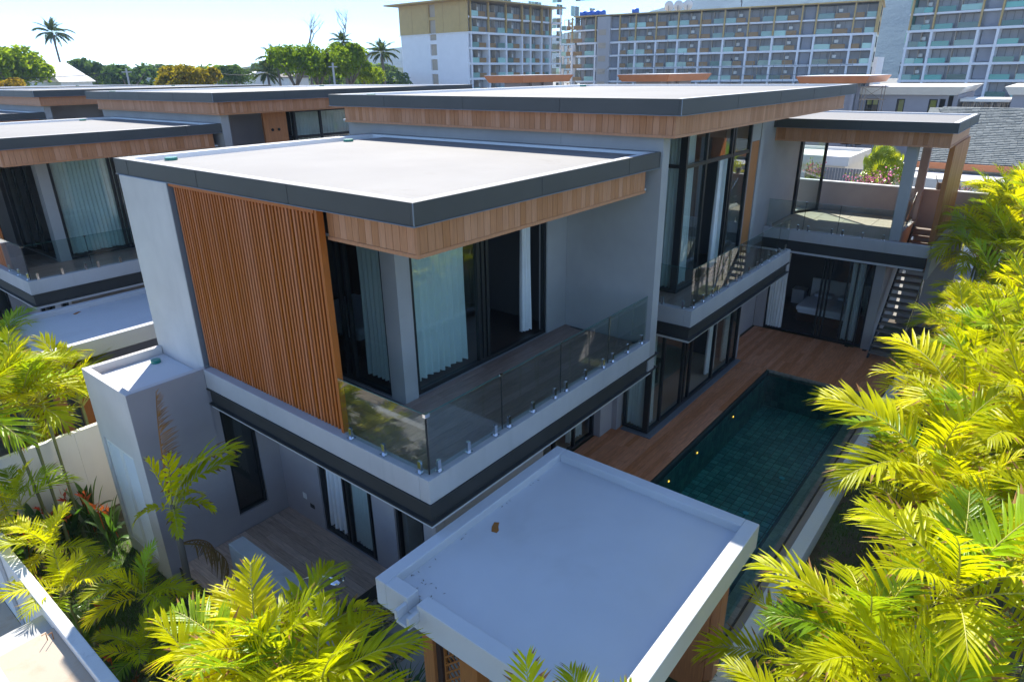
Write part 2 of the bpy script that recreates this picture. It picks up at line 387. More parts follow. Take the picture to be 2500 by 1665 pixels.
# kerb under the balustrade, with the dark steel band and pale soffit below it
k = MB().box(4.95, 5.45, 3.13, 11.05, 5.64, 3.5).box(4.95, 5.641, 3.13, 5.14, 11.28, 3.5)
T.part('balcony_kerb', k, M['curb'], bv=0.01)
b = MB().box(4.99, 5.49, 2.82, 11.24, 5.6, 3.11).box(4.99, 5.601, 2.82, 5.1, 11.27, 3.11)
T.part('steel_band', b, M['beam'])
b = MB()
for z in (2.80, 3.105):
    b.box(4.93, 5.43, z, 11.42, 5.6, z+0.024).box(4.93, 5.601, z, 5.1, 11.275, z+0.024)
b.box(11.25, 5.5, 2.825, 11.38, 5.62, 3.104)
T.part('band_flange', b, M['beam'])
T.part('soffit_edge', MB().box(4.97, 5.47, 2.73, 11.2, 11.26, 2.799), M['trim'])
T.part('slab_core', MB().box(5.101, 5.601, 2.825, 11.04, 11.27, 2.999), M['beam'])
# balcony floor of wood-look tiles
fl = T.part('balcony_floor', MB().box(5.15, 5.65, 3.386, 11.03, 7.465, 3.392).box(5.15, 7.466, 3.386, 6.38, 11.27, 3.392), M['grout'])
random.seed(3)
for i in range(11):
    y = 5.655+i*0.165; x = 5.16 - random.random()*0.9
    while x < 11.0:
        a, b2 = max(x, 5.155), min(x+1.0, 11.02)
        if b2-a > 0.12: T.inst('floor_tile', plankmesh('zx', 0.163, round(b2-a, 2), 'tilewoodx', 0.008), (a, y, 3.393), fl)
        x += 1.0
for i in range(7):
    x = 5.155+i*0.172; y = 7.5-random.random()*0.3
    while y < 9.2:
        a, b2 = max(y, 7.475), y+1.0
        T.inst('floor_tile', plankmesh('zy', 0.168, round(b2-a, 2), 'tilewoodx', 0.008), (x, a, 3.393), fl); y += 1.0
# slat screen
ss = T.part('slat_screen', MB().box(5.16, 7.42, 3.47, 5.2, 11.36, 6.80), M['darkbrown'])  # dark sheet stands in for the shaded recess behind the slats
T.part('frame_post', MB().box(5.06, 7.35, 3.502, 5.16, 7.40, 6.815), M['slat'], under=ss)
T.part('rail', MB().box(5.05, 7.402, 6.77, 5.16, 11.38, 6.815), M['slat'], under=ss)
sm = MB().box(0, 0, 0, 0.036, 0.040, 3.268).mesh('slat', M['slat'])
for i in range(47): T.inst('slat', sm, (5.10, 7.425+i*0.0838, 3.502), ss)
T.part('corner_bead', MB().box(5.03, 11.381, 3.502, 5.12, 11.399, 6.82), M['steelgrey'])

# --- tall fin wall between the volumes and everything behind it
T.part('fin_wall', MB().box(11.05, 5.46, 2.79, 11.31, 7.66, 7.36).box(11.05, 7.661, 3.0, 11.31, 14.2, 7.39), M['wall'], bv=0.008)
w = MB(); wallmb(w, 'y', 7.66, 7.86, 6.36, 14.9, G, 2.729, [(9.2, 12.72, G, 2.45)])
wallmb(w, 'y', 7.66, 7.86, 11.311, 14.3, 2.80, 7.35)
T.part('pool_side_wall', w, M['wall_dark'])
window(T, 'y', 7.68, 9.2, 12.72, G+0.02, 2.45, vs=(10.1, 11.0, 11.85), w=0.07)
# living room glass box below
T.part('pier', MB().box(13.3, 7.36, G, 13.56, 7.659, 2.729).box(12.73, 7.5, G, 13.299, 7.659, 2.729), M['wall_dark'])
pl_ = MB().box(13.42, 6.45, G-0.05, 19.6, 7.3, G+0.012)
T.part('window_plinth', pl_, M['steelgrey'])
window(T, 'x', 13.58, 6.70, 7.34, G+0.02, 2.6, w=0.06)
window(T, 'y', 6.61, 13.58, 19.5, G+0.02, 2.6, vs=(14.28, 15.5, 15.66, 16.0, 17.6, 18.9), w=0.075, skip=((4, 0),))
w = MB().box(19.51, 6.65, G, 19.75, 7.3, 2.7).box(19.76, 7.30, G, 22.94, 7.5, 2.80)
T.part('garden_wall_face', w, M['wall_dark'])
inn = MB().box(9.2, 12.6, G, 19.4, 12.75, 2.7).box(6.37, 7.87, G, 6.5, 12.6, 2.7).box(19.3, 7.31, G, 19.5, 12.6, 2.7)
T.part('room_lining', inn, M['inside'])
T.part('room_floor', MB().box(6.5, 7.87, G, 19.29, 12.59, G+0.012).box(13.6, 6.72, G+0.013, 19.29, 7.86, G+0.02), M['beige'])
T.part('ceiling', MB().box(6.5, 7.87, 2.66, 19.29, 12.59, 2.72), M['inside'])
T.part('kitchen_island', MB().box(14.5, 9.6, G+0.02, 17.4, 10.5, 0.72), M['darkbrown'])
# --- upper glass box and balcony 2
T.part('slab', MB().box(13.311, 5.711, 3.0, 19.9, 7.65, 3.385).box(12.0, 7.87, 2.73, 22.5, 14.2, 3.385), M['curb'])
T.part('balcony_kerb', MB().box(13.13, 5.53, 3.11, 19.94, 5.71, 3.5).box(13.13, 5.711, 3.11, 13.31, 7.65, 3.5), M['curb'], bv=0.01)
T.part('steel_band', MB().box(13.18, 5.58, 2.82, 19.9, 5.7, 3.09).box(13.18, 5.701, 2.82, 13.3, 7.64, 3.09), M['beam'])
b = MB()
for z in (2.80, 3.085): b.box(13.1, 5.5, z, 19.96, 5.7, z+0.024).box(13.1, 5.701, z, 13.3, 7.65, z+0.024)
T.part('band_flange', b, M['beam'])
T.part('soffit_edge', MB().box(13.15, 5.55, 2.73, 19.9, 7.655, 2.799), M['trim'])
fl = T.part('balcony_floor', MB().box(13.32, 5.72, 3.386, 19.9, 7.29, 3.392), M['grout'])
for i in range(9):
    y = 5.722+i*0.17; x = 13.33-random.random()*0.9
    while x < 19.8:
        a, b2 = max(x, 13.33), min(x+1.0, 19.88)
        if b2-a > 0.15: T.inst('floor_tile', plankmesh('zx', 0.168, round(b2-a, 2), 'tilewoodx', 0.008), (a, y, 3.393), fl)
        x += 1.0
window(T, 'x', 14.30, 6.57, 7.65, 3.42, 7.32, hs=(6.40,), w=0.08)
window(T, 'y', 6.48, 14.30, 18.30, 3.42, 7.32, vs=(15.45, 17.0, 17.15), hs=(6.40,), w=0.085, skip=((1, 0),), glass='glass')
T.part('door_surround', MB().box(18.31, 6.50, 3.40, 18.40, 7.2, 7.34).box(19.06, 6.50, 3.4, 19.3, 7.2, 7.34).box(18.41, 6.52, 6.62, 19.05, 7.2, 7.34), M['wall'])
dp = T.part('wood_door', MB().box(18.41, 6.53, 3.42, 19.05, 6.58, 6.61), M['post'])
w = MB().box(19.31, 7.25, 3.0, 22.60, 7.45, 7.35)
w.box(22.6, 7.30, 3.385, 25.6, 7.5, 6.32).box(22.6, 7.501, 3.0, 22.8, 8.6, 6.7)
T.part('recess_wall', w, M['wall'])
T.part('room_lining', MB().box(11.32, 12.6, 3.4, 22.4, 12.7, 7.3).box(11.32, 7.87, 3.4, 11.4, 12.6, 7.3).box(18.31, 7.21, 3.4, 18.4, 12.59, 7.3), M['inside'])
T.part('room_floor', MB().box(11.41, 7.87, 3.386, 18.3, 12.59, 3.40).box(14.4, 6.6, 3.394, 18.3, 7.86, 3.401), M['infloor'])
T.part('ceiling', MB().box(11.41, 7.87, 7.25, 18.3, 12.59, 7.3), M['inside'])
# --- far wing: glazed room with roof terrace and stairs
w = MB(); wallmb(w, 'x', 22.95, 23.15, 3.5, 7.29, G, 2.80, [(3.70, 6.95, G, 2.66)])
w.box(23.151, 3.5, G, 27.2, 3.62, 2.80).box(27.0, 3.63, G, 27.2, 8.4, 2.80)
T.part('wing_wall', w, M['wall_dark'])
T.part('pier', MB().box(22.90, 3.42, G, 22.949, 3.69, 2.79), M['wall'])
window(T, 'x', 23.0, 3.71, 6.94, G+0.02, 2.65, vs=(3.95, 4.2, 4.45, 5.0, 5.12, 5.24), w=0.05, skip=((6, 0), (7, 0)))
T.part('room_floor', MB().box(23.16, 3.63, G, 26.99, 8.3, G+0.014), M['infloor'])
T.part('room_lining', MB().box(26.9, 3.63, G+.02, 26.99, 8.29, 2.7).box(23.2, 8.3, G+.02, 26.9, 8.38, 2.7), M['inside'])
T.part('slab', MB().box(22.75, 3.42, 3.0, 27.2, 8.4, 3.38).box(22.75, 3.42, 2.81, 27.2, 8.4, 2.999), M['curb'])
T.part('terrace_kerb', MB().box(22.53, 2.33, 3.15, 22.74, 7.24, 3.5).box(22.741, 3.36, 2.9, 26.2, 3.50, 3.5), M['curb'], bv=0.01)
T.part('steel_band', MB().box(22.57, 2.37, 2.80, 22.74, 7.24, 3.149), M['beam'])
T.part('soffit_edge', MB().box(22.58, 2.4, 2.73, 22.94, 7.24, 2.799), M['trim'])
fl = T.part('terrace_floor', MB().box(22.75, 3.51, 3.381, 27.19, 7.29, 3.40), M['grout'])
for i in range(4):
    for j in range(4):
        T.inst('floor_tile', plankmesh('zx', 0.92, 1.08, 'ttile', 0.01), (22.8+i*1.09, 3.55+j*0.93, 3.401), fl)
T.part('terrace_parapet', MB().box(27.2, 1.55, 2.9, 27.38, 7.9, 4.45), M['wall_dark'])
T.part('parapet_cap', MB().box(27.18, 1.53, 4.451, 27.40, 7.92, 4.49), M['rim'])
T.part('terrace_column', MB().box(22.80, 3.20, 3.501, 23.06, 3.50, 6.32), M['wall'], bv=0.01)
T.part('terrace_column', MB().box(26.95, 3.40, 3.4, 27.19, 3.66, 6.32), M['wall_dark'], bv=0.01)
bw = T.part('wood_blade_wall', MB().box(23.35, 2.38, 2.6, 26.9, 2.50, 6.31), M['post'])
for i in range(22):
    T.inst('board', plankmesh('y', 0.16, 3.68, 'post', 0.016), (23.36+i*0.161, 2.38, 2.62), bw)
T.part('stair_wall', MB().prism([(22.75, 2.26), (27.1, 2.26), (27.1, 2.36), (22.75, 2.36)], 2.45, 3.42), M['wall'])
T.part('glass_screen_post', MB().box(25.61, 7.22, 3.4, 25.86, 7.32, 6.32).box(26.9, 6.70, 3.4, 26.98, 6.80, 6.32), M['frame'])
T.part('glass_panel', MB().bar((25.9, 7.25, 4.9), (26.9, 6.76, 4.9), 0.012, 2.8), M['bglass'])
T.part('glass_screen_rail', MB().bar((25.9, 7.25, 3.45), (26.9, 6.76, 3.45), 0.06, 0.08), M['frame'])
st = T.part('stair', MB().bar((22.25, 2.52, -0.25), (26.2, 2.52, 3.4), 0.05, 0.2).bar((22.25, 3.32, -0.25), (26.2, 3.32, 3.4), 0.05, 0.2), M['frame'])
M['tread'] = plaster('stair_tread', (0.20, 0.17, 0.14))
tm = MB().box(0, 0, 0, 0.27, 0.86, 0.055).mesh('tread', M['tread']); n = 19
for i in range(n): T.inst('tread', tm, (22.27+i*0.207, 2.49, G+0.185*(i+1)-0.055), st)
T.part('handrail', MB().tube([(22.3, 2.47, 0.75), (24.9, 2.47, 3.1)], 0.02, 8).tube([(22.3, 2.47, 0.0), (22.3, 2.47, 0.75)], 0.018, 8).tube([(24.0, 2.47, 1.3), (24.0, 2.47, 2.28)], 0.018, 8), M['chrome'])
T.part('handrail', MB().tube([(26.1, 3.43, 4.5), (25.0, 3.43, 3.75)], 0.015, 8), M['chrome'])
# under-stair planter shadow wall
T.part('boundary_wall_end', MB().box(27.2, 1.9, -0.5, 27.4, 3.4, 2.89), M['wall_dark'])

# balustrades: 1.5 m glass panels on steel spigots
spm = MB().box(-0.05, -0.05, 0, 0.05, 0.05, 0.012).box(-0.02, -0.028, 0.012, 0.02, 0.028, 0.17).mesh('spigot', M['chrome'])
def panelrow(ax, c, us, z0=3.53, z1=4.42, glass='bglass', spig=True, cap=True):
    for a, b in zip(us, us[1:]):
        g = MB(); a2, b2 = a+0.008, b-0.008
        if ax == 'y': g.box(a2, c-0.006, z0, b2, c+0.006, z1)
        else: g.box(c-0.006, a2, z0, c+0.006, b2, z1)
        T.part('glass_panel', g, M[glass])
        e = MB()
        if ax == 'y': e.box(a2, c-0.0065, z1, b2, c+0.0065, z1+0.006)
        else: e.box(c-0.0065, a2, z1, c+0.0065, b2, z1+0.006)
        T.part('glass_edge', e, M['edge'])
        for u in (a+0.16, (a+b)/2, b-0.16):
            if b-a < 1.2 and abs(u-(a+b)/2) < .01: continue
            T.inst('spigot', spm, (u, c, 3.5) if ax == 'y' else (c, u, 3.5), rot=None if ax == 'x' else (0, 0, math.pi/2))
        if b != us[-1]:
            cl = MB().box(b-0.03, c-0.012, z1-0.02, b+0.03, c+0.012, z1+0.012) if ax == 'y' else MB().box(c-0.012, b-0.03, z1-0.02, c+0.012, b+0.03, z1+0.012)
            T.part('glass_clamp', cl, M['chrome'])
            sq = MB().box(b-0.0075, c-0.004, z0, b+0.0075, c+0.004, z1) if ax == 'y' else MB().box(c-0.004, b-0.0075, z0, c+0.004, b+0.0075, z1)
            T.part('joint_seal', sq, M['black'])
M['edge'] = simple('glass_cut_edge', (0.05, 0.16, 0.14), 0.2)
panelrow('y', 5.53, [5.06, 6.555, 8.06, 9.56, 10.98])
panelrow('x', 5.04, [5.54, 7.31])
T.part('glass_clamp', MB().box(5.02, 5.51, 4.38, 5.10, 5.56, 4.432), M['chrome'])
T.part('joint_seal', MB().box(5.035, 5.525, 3.53, 5.055, 5.539, 4.38), M['black'])
panelrow('y', 5.62, [13.22, 14.6, 16.05, 17.55, 19.0, 19.88])
panelrow('x', 13.22, [5.63, 6.45])
panelrow('x', 22.64, [3.45, 4.95, 6.0, 7.2])
panelrow('y', 3.43, [23.1, 24.4, 26.15])

# ground-floor terrace under the slab
w = MB(); wallmb(w, 'x', 6.16, 6.36, 6.7, 11.29, -0.5, 2.729, [(8.36, 9.99, G, 2.5), (7.0, 7.75, G, 2.5)])
wallmb(w, 'y', 11.30, 11.50, 3.62, 6.36, -0.5, 3.39, [(5.09, 5.74, 0.18, 2.57)])
w.box(6.37, 6.7, -0.5, 9.2, 6.85, 2.729)
T.part('terrace_wall', w, M['wall_dark'])
window(T, 'x', 6.19, 8.37, 9.98, G+0.01, 2.49, vs=(9.16, 9.26, 8.5), w=0.05, skip=((3, 0), ))
window(T, 'x', 6.19, 7.01, 7.74, G+0.01, 2.49, w=0.06)
window(T, 'y', 11.34, 5.10, 5.73, 0.19, 2.56, w=0.045)
T.part('room_lining', MB().box(5.06, 12.0, -.5, 9.2, 12.1, 3.0).box(5.06, 11.51, -.45, 6.36, 11.99, .05), M['inside'])
T.part('switch_plate', MB().box(6.150, 10.52, 0.32, 6.159, 10.64, 0.45), M['white'])
T.part('socket', MB().box(6.150, 10.28, 0.18, 6.159, 10.42, 0.27), M['black'])
w = MB(); wallmb(w, 'x', 3.60, 3.72, 11.30, 13.15, -0.55, 3.5, [(11.72, 13.0, -0.2, 2.12)])
w.box(3.721, 13.03, -0.55, 5.01, 13.15, 3.5).box(3.721, 11.30, 3.391, 5.01, 11.42, 3.5)
T.part('utility_wall', w, M['wall_light'], bv=0.006)
T.part('utility_face', MB().box(3.60, 11.285, -0.55, 4.95, 11.299, 3.499), M['wall_dark'])
T.part('utility_roof', MB().box(3.73, 11.43, 3.20, 5.01, 13.02, 3.34), M['canopy'])
T.part('drain_cap', MB().tube([(4.72, 12.70, 3.34), (4.72, 12.70, 3.40)], 0.09, 14), M['green'])
for (a, b) in ((11.73, 12.355), (12.365, 12.99)):
    d_ = MB().box(3.63, a, -0.19, 3.66, a+0.07, 2.11).box(3.63, b-0.07, -0.19, 3.66, b, 2.11).box(3.63, a+.07, -0.19, 3.66, b-.07, -0.1).box(3.63, a+.07, 2.03, 3.66, b-.07, 2.11)
    dr = T.part('louvre_door', d_, M['white'])
    lm = MB().obox(0, 0, 0, 0.022, (b-a-0.145)/2, 0.004, Matrix.Rotation(R(-40), 3, 'Y')).mesh('louvre', M['white'])
    for i in range(52): T.inst('louvre', lm, (3.645, (a+b)/2, -0.08+i*0.0405), dr)
T.part('utility_back', MB().box(3.75, 11.52, -0.5, 3.80, 13.0, 3.1), M['inside'])
tf = T.part('terrace_floor', MB().box(3.75, 7.97, -0.5, 6.159, 11.284, G-0.012), M['beam'])
random.seed(5)
for i in range(16):
    x = 3.76+i*0.1505; y = 7.97-random.random()*0.9
    while y < 11.25:
        a, b2 = max(y, 7.975), min(y+1.2, 11.28)
        if b2-a > 0.1: T.inst('floor_tile', plankmesh('zy', 0.149, round(b2-a, 2), 'tilewood', 0.01), (x, a, G-0.011), tf)
        y += 1.2

# repeats of the villa further along the row
V1 = T
V2 = dup(V1.o, (4.95, 5.45+14.95, -0.5), 'second villa of the row, its curtained upper window seen left of the slat wall')
SK = ('board', 'floor_tile', 'louvre', 'slat', 'tread', 'glass_edge', 'joint_seal', 'spigot', 'glass_clamp')
V3 = dup(V1.o, (4.95, 5.45+29.9, -0.5), 'third villa of the row, only its wood-banded roofs rising at the left edge', SK)
V4 = dup(V1.o, (4.95, 5.45+44.85, -0.5), 'farthest villa of the row, its flat roof a thin dark line below the trees', SK)

# ------------------------------------------------------------------ entrance canopy (roof on wooden gate posts)
def canopy(dy, label, gate=True):
    T = Thing('entrance_canopy', (5.9, 3.7+dy, -0.5), label, 'canopy', 'entrance canopies in front of the villas')
    x0, x1, y0, y1 = 3.93, 7.87, 2.05+dy, 5.44+dy; zt, zb, w = 2.65, 2.25, 0.19
    r = MB().box(x0, y0, zb, x1, y0+w, zt).box(x0, y1-w, zb, x1, y1, zt).box(x1-w, y0+w, zb, x1, y1-w, zt)
    g0, g1 = y1-0.74, y1-0.58
    r.box(x0, y0+w, zb, x0+w, g0, zt).box(x0, g1, zb, x0+w, y1-w, zt).box(x0, g0, zb, x0+w, g1, 2.46)
    T.part('rim', r, M['canopy'], bv=0.012)
    T.part('deck', MB().box(x0+w, y0+w, zb+0.06, x1-w, y1-w, 2.515), M['canopy'])
    T.part('spout', MB().box(x0-0.17, g0-0.03, 2.40, x0-0.001, g1+0.03, 2.44).box(x0-0.17, g0-0.05, 2.44, x0-0.001, g0, 2.58).box(x0-0.17, g1, 2.44, x0-0.001, g1+0.05, 2.58), M['canopy'], bv=0.006)
    T.part('rust_stain', MB().prism([(5.62, y1-0.46), (5.70, y1-0.40), (5.80, y1-0.36), (5.84, y1-0.42), (5.76, y1-0.47), (5.70, y1-0.53), (5.64, y1-0.54)], 2.515, 2.519), M['rust'])
    lit = MB(); rl = random.Random(3)
    for _ in range(26):
        lx, ly, la_ = rl.choice(((x0+w+abs(rl.gauss(0, .25)), y1-w-abs(rl.gauss(0, .3))), (rl.uniform(x0+.3, x1-.3), y1-w-abs(rl.gauss(0, .06)))))+(rl.uniform(0, 3),)
        lx = min(max(lx, x0+w+.02), x1-w-.03); ly = min(max(ly, y0+w+.02), y1-w-.03); c_, s_ = math.cos(la_)*.022, math.sin(la_)*.022
        lit.poly([(lx-c_, ly-s_, 2.518), (lx+s_*.3, ly-c_*.3, 2.521), (lx+c_, ly+s_, 2.52), (lx-s_*.3, ly+c_*.3, 2.524)])
    T.part('leaf_litter', lit, M['bark'])['kind'] = 'stuff'
    for ya, yb in ((4.58, 4.76), (3.86, 4.14), (2.3, 2.5)):
        T.part('post', MB().box(4.03, ya+dy, -0.5, 4.24, yb+dy, zb-0.001), M['post'], bv=0.004)
    T.part('post', MB().box(4.08, 4.50+dy, -0.5, 4.2, 4.579+dy, zb-0.001), M['darkbrown'])  # dark strip painted in for the shaded recess beside the lattice
    for xx in (4.5, 7.5): T.part('side_panel', MB().box(xx, 2.3+dy, -0.45, xx+0.25, 2.42+dy, zb-0.001), M['post'])
    T.part('side_panel', MB().box(7.45, 2.43+dy, -0.45, 7.6, 3.2+dy, zb-0.001), M['post'])
    la = T.part('lattice_screen', MB().box(4.12, 4.145+dy, -0.4, 4.16, 4.17+dy, zb-.002).box(4.12, 4.47+dy, -0.4, 4.16, 4.495+dy, zb-.002), M['post'])
    b = MB()
    z = -0.4
    while z < zb-0.05:
        for s in (1, -1):
            ya, yb = (4.17, 4.47) if s > 0 else (4.47, 4.17)
            b.bar((4.135+0.008*s, ya+dy, z), (4.135+0.008*s, yb+dy, min(z+0.30, zb-.01)), 0.010, 0.022)
        z += 0.13
    T.part('lattice', b, M['post'], under=la)
    return T
K1 = canopy(0, 'flat pale canopy roof with a drain spout in the foreground, resting on orange wooden posts')
K2 = canopy(14.95, 'bluish canopy roof of the second villa at the left edge of the picture')
# the second villa differs: a wooden panel with two holes painted as black discs beside its curtained upper window
o2 = (4.95, 5.45+14.95, -0.5)
def part2(name, mb, mat, under=None): return link(name, mb.mesh(name, M[mat], o2), under or V2)
wp_ = part2('wood_panel', MB().box(13.05, 21.33, 3.5, 13.95, 21.43, 7.3), 'post')
for x in (13.35, 13.6): part2('hole_disc', MB().tube([(x, 21.31, 6.72), (x, 21.329, 6.72)], 0.05, 12), 'black', wp_)  # black discs give the panel's holes their darkness by colour

# ------------------------------------------------------------------ ground, deck, pool, planting edge
gx = [-4000, 7.75, 19.55, 4000]; gy = [-4000, 2.1, 5.62, 4000]; g = MB()
for i in range(3):
    for j in range(3):
        if i == 1 and j == 1: continue
        g.poly([(gx[i], gy[j], -0.55), (gx[i+1], gy[j], -0.55), (gx[i+1], gy[j+1], -0.55), (gx[i], gy[j+1], -0.55)])
def groundmat():
    m, t, b = newmat('soil_and_grass'); wp = worldpos(t)
    c = mixrgb(t, (0.07, 0.055, 0.035), (0.13, 0.10, 0.07), ramp(t, noise(t, 5, wp, 8), .3, .7))
    c = mixrgb(t, c, (0.05, 0.09, 0.02), ramp(t, noise(t, 0.9, wp, 9, .7), .42, .62))
    t.links.new(c, b.inputs['Base Color']); b.inputs['Roughness'].default_value = 0.95; bump(t, b, noise(t, 20, wp, 6), 0.7, 0.03); return m
struct('ground', g, groundmat())
M['town'] = plaster('pale_bounce_ground', (0.25, 0.23, 0.19), var=.3, stain=(0.10, 0.13, 0.05), sscale=.03)
struct('town_bounce_ground', MB().poly([(27.6, -300, -.546), (700, -300, -.546), (700, 400, -.546), (27.6, 400, -.546)]), M['town'])  # town ground as a separate pale sheet, added to bounce light onto shaded walls
# pool shell, tiles, water
def tilemat(name, a, b_, rough=0.5):
    m, t, b = newmat(name); oi = t.nodes.new('ShaderNodeObjectInfo')
    geo = t.nodes.new('ShaderNodeNewGeometry')
    r = t.nodes.new('ShaderNodeMath'); r.operation = 'ADD'; t.links.new(oi.outputs['Random'], r.inputs[0]); t.links.new(geo.outputs['Random Per Island'], r.inputs[1])
    fr = t.nodes.new('ShaderNodeMath'); fr.operation = 'FRACT'; t.links.new(r.outputs[0], fr.inputs[0])
    c = mixrgb(t, a, b_, fr.outputs[0]); c = mixrgb(t, c, tuple(x*.6 for x in a), ramp(t, noise(t, 9, worldpos(t), 6), .45, .75, 0, .7))
    t.links.new(c, b.inputs['Base Color']); b.inputs['Roughness'].default_value = rough; return m
M['ptile'] = tilemat('pool_tile_green', (0.035, 0.19, 0.165), (0.10, 0.36, 0.30))
M['ctile'] = tilemat('coping_tile', (0.20, 0.17, 0.13), (0.33, 0.29, 0.23))
M['pgrout'] = simple('pool_grout', (0.01, 0.035, 0.03), 0.8)
p = MB().box(7.8, 2.9, -1.55, 19.5, 5.56, -1.42).box(7.8, 5.50, -1.42, 19.45, 5.56, -0.24).box(19.44, 2.9, -1.42, 19.5, 5.499, -0.24).box(7.8, 2.84, -1.42, 19.5, 2.899, -0.34).box(7.8, 2.9, -1.42, 7.86, 5.499, -0.24)
pool = struct('swimming_pool', p, M['pgrout'])
tm = MB().box(0, 0, 0, 0.182, 0.182, 0.012).mesh('pool_tile', M['ptile'])
far = MB(); cnt = 0
for i in range(57):
    for j in range(13):
        x, y = 7.9+i*0.2025, 2.905+j*0.2
        if x > 9.6 and cnt < 290: link('pool_tile', tm, pool, (x, y, -1.418)); cnt += 1
        else: far.box(x, y, -1.418, x+.182, y+.182, -1.406)
for i in range(57):
    for k in range(5):
        x = 7.9+i*0.2025; far.box(x, 5.488, -1.40+k*.2, x+.196, 5.4995, -1.204+k*.2)
for j in range(13):
    for k in range(5):
        y = 2.905+j*0.2; far.box(19.428, y, -1.40+k*.2, 19.4395, y+.196, -1.204+k*.2)
fo = link('tile_field', far.mesh('tile_field', M['ptile']), pool); fo['kind'] = 'stuff'
def watermat():
    m = bpy.data.materials.new('pool_water'); m.use_nodes = True; t = m.node_tree; t.nodes.clear()
    o = t.nodes.new('ShaderNodeOutputMaterial'); mx = t.nodes.new('ShaderNodeMixShader')
    tr = t.nodes.new('ShaderNodeBsdfTransparent'); tr.inputs[0].default_value = (0.60, 0.93, 0.90, 1)
    gl = t.nodes.new('ShaderNodeBsdfGlossy'); gl.inputs['Roughness'].default_value = 0.01
    fr = t.nodes.new('ShaderNodeFresnel'); fr.inputs[0].default_value = 1.33
    b = t.nodes.new('ShaderNodeBump'); b.inputs['Strength'].default_value = 0.6; b.inputs['Distance'].default_value = 0.03
    t.links.new(noise(t, 3.2, worldpos(t, (1, 1.6, 1)), 5, .6), b.inputs['Height'])
    for n in (gl, fr): t.links.new(b.outputs[0], n.inputs['Normal'])
    t.links.new(fr.outputs[0], mx.inputs[0]); t.links.new(tr.outputs[0], mx.inputs[1]); t.links.new(gl.outputs[0], mx.inputs[2]); t.links.new(mx.outputs[0], o.inputs[0]); return m
struct('pool_water', MB().poly([(7.87, 2.62, -0.30), (19.43, 2.62, -0.30), (19.43, 5.495, -0.30), (7.87, 5.495, -0.30)]), watermat())
for x, y in ((16.6, 5.49), (14.2, 5.49), (12.6, 5.49)):
    l = MB().tube([(x, 5.483, -0.62), (x, 5.47, -0.62)], 0.026, 12)
    e = bpy.data.materials.get('pool_lamp_glow') or simple('pool_lamp_glow', (1, .7, .2))
    e.node_tree.nodes['Principled BSDF'].inputs['Emission Color'].default_value = (1, 0.42, 0.05, 1); e.node_tree.nodes['Principled BSDF'].inputs['Emission Strength'].default_value = 1.2
    one('pool_light', l, e, {16.6: 'lit amber pool light farthest along the deck side of the pool', 14.2: 'lit amber pool light in the middle of the deck-side pool wall', 12.6: 'amber pool light nearest the pale canopy roof'}[x], 'pool light', 'pool lights in the deck-side pool wall', (x, y, -0.62))
for x, y, nm in ((15.6, 3.7, 'far'), (13.6, 3.9, 'near')):
    one('floor_drain', MB().tube([(x, y, -1.405), (x, y, -1.39)], 0.07, 14), simple('drain_teal', (0.05, 0.45, 0.5), .4), 'small round teal drain on the pool floor, the %s one' % ('farther' if nm == 'far' else 'nearer'), 'drain', 'round drains on the pool floor', (x, y, -1.4))
one('pool_hatch', MB().box(11.35, 4.05, -1.40, 11.8, 4.4, -1.38), bpy.data.materials['drain_teal'], 'square teal hatch cover on the pool floor', 'drain cover', None, (11.5, 4.2, -1.4))
# overflow edge, gutter, planter wall
pe = struct('pool_edge', MB().box(7.8, 2.52, -0.9, 19.5, 2.839, -0.345), M['grout'])
cm = MB().box(0, 0, 0, 0.30, 0.145, 0.012).mesh('edge_tile', M['ctile'])
for i in range(38):
    for j in range(2): link('edge_tile', cm, pe, (7.9+i*0.305, 2.54+j*0.15, -0.344))
struct('gutter_ledge', MB().box(7.7, 2.32, -0.9, 21.9, 2.519, -0.42), M['beige'])
one('planter_wall', MB().box(7.4, 2.06, -1.0, 21.9, 2.319, -0.14), M['white'], 'long low beige wall between the pool gutter and the palm bed', 'wall', base=(15, 2.2, -.5), bv=.01)
# deck boards
dk = struct('deck', MB().box(7.8, 5.57, -0.5, 19.5, 7.64, -0.235).box(19.501, 2.33, -0.5, 22.93, 7.28, -0.235).box(10, 7.5, -0.24, 13.3, 7.655, -0.212), M['darkbrown'])
random.seed(9)
for i in range(15):
    y = 5.575+i*0.1385; x = 7.9-random.random()*2
    while x < 19.45:
        a, b = max(x, 7.9), min(x+3.0, 19.46)
        if b-a > .2: link('deck_board', plankmesh('zx', 0.1385, round(b-a, 2), 'deck', 0.025), dk, (a, y, -0.232))
        x += 3.0
for i in range(35):
    y = 2.37+i*0.1385; x = 19.47-random.random()*1.5
    while x < 22.9:
        a, b = max(x, 19.47), min(x+2.2, 22.93)
        if b-a > .2: link('deck_board', plankmesh('zx', 0.1385, round(b-a, 2), 'deck', 0.025), dk, (a, y, -0.232))
        x += 2.2
one('deck_lip', MB().box(19.43, 2.33, -0.42, 19.468, 5.56, -0.215), M['ctile'], 'dark stone lip along the far end of the pool', 'pool edge', base=(19.45, 4, -.4))

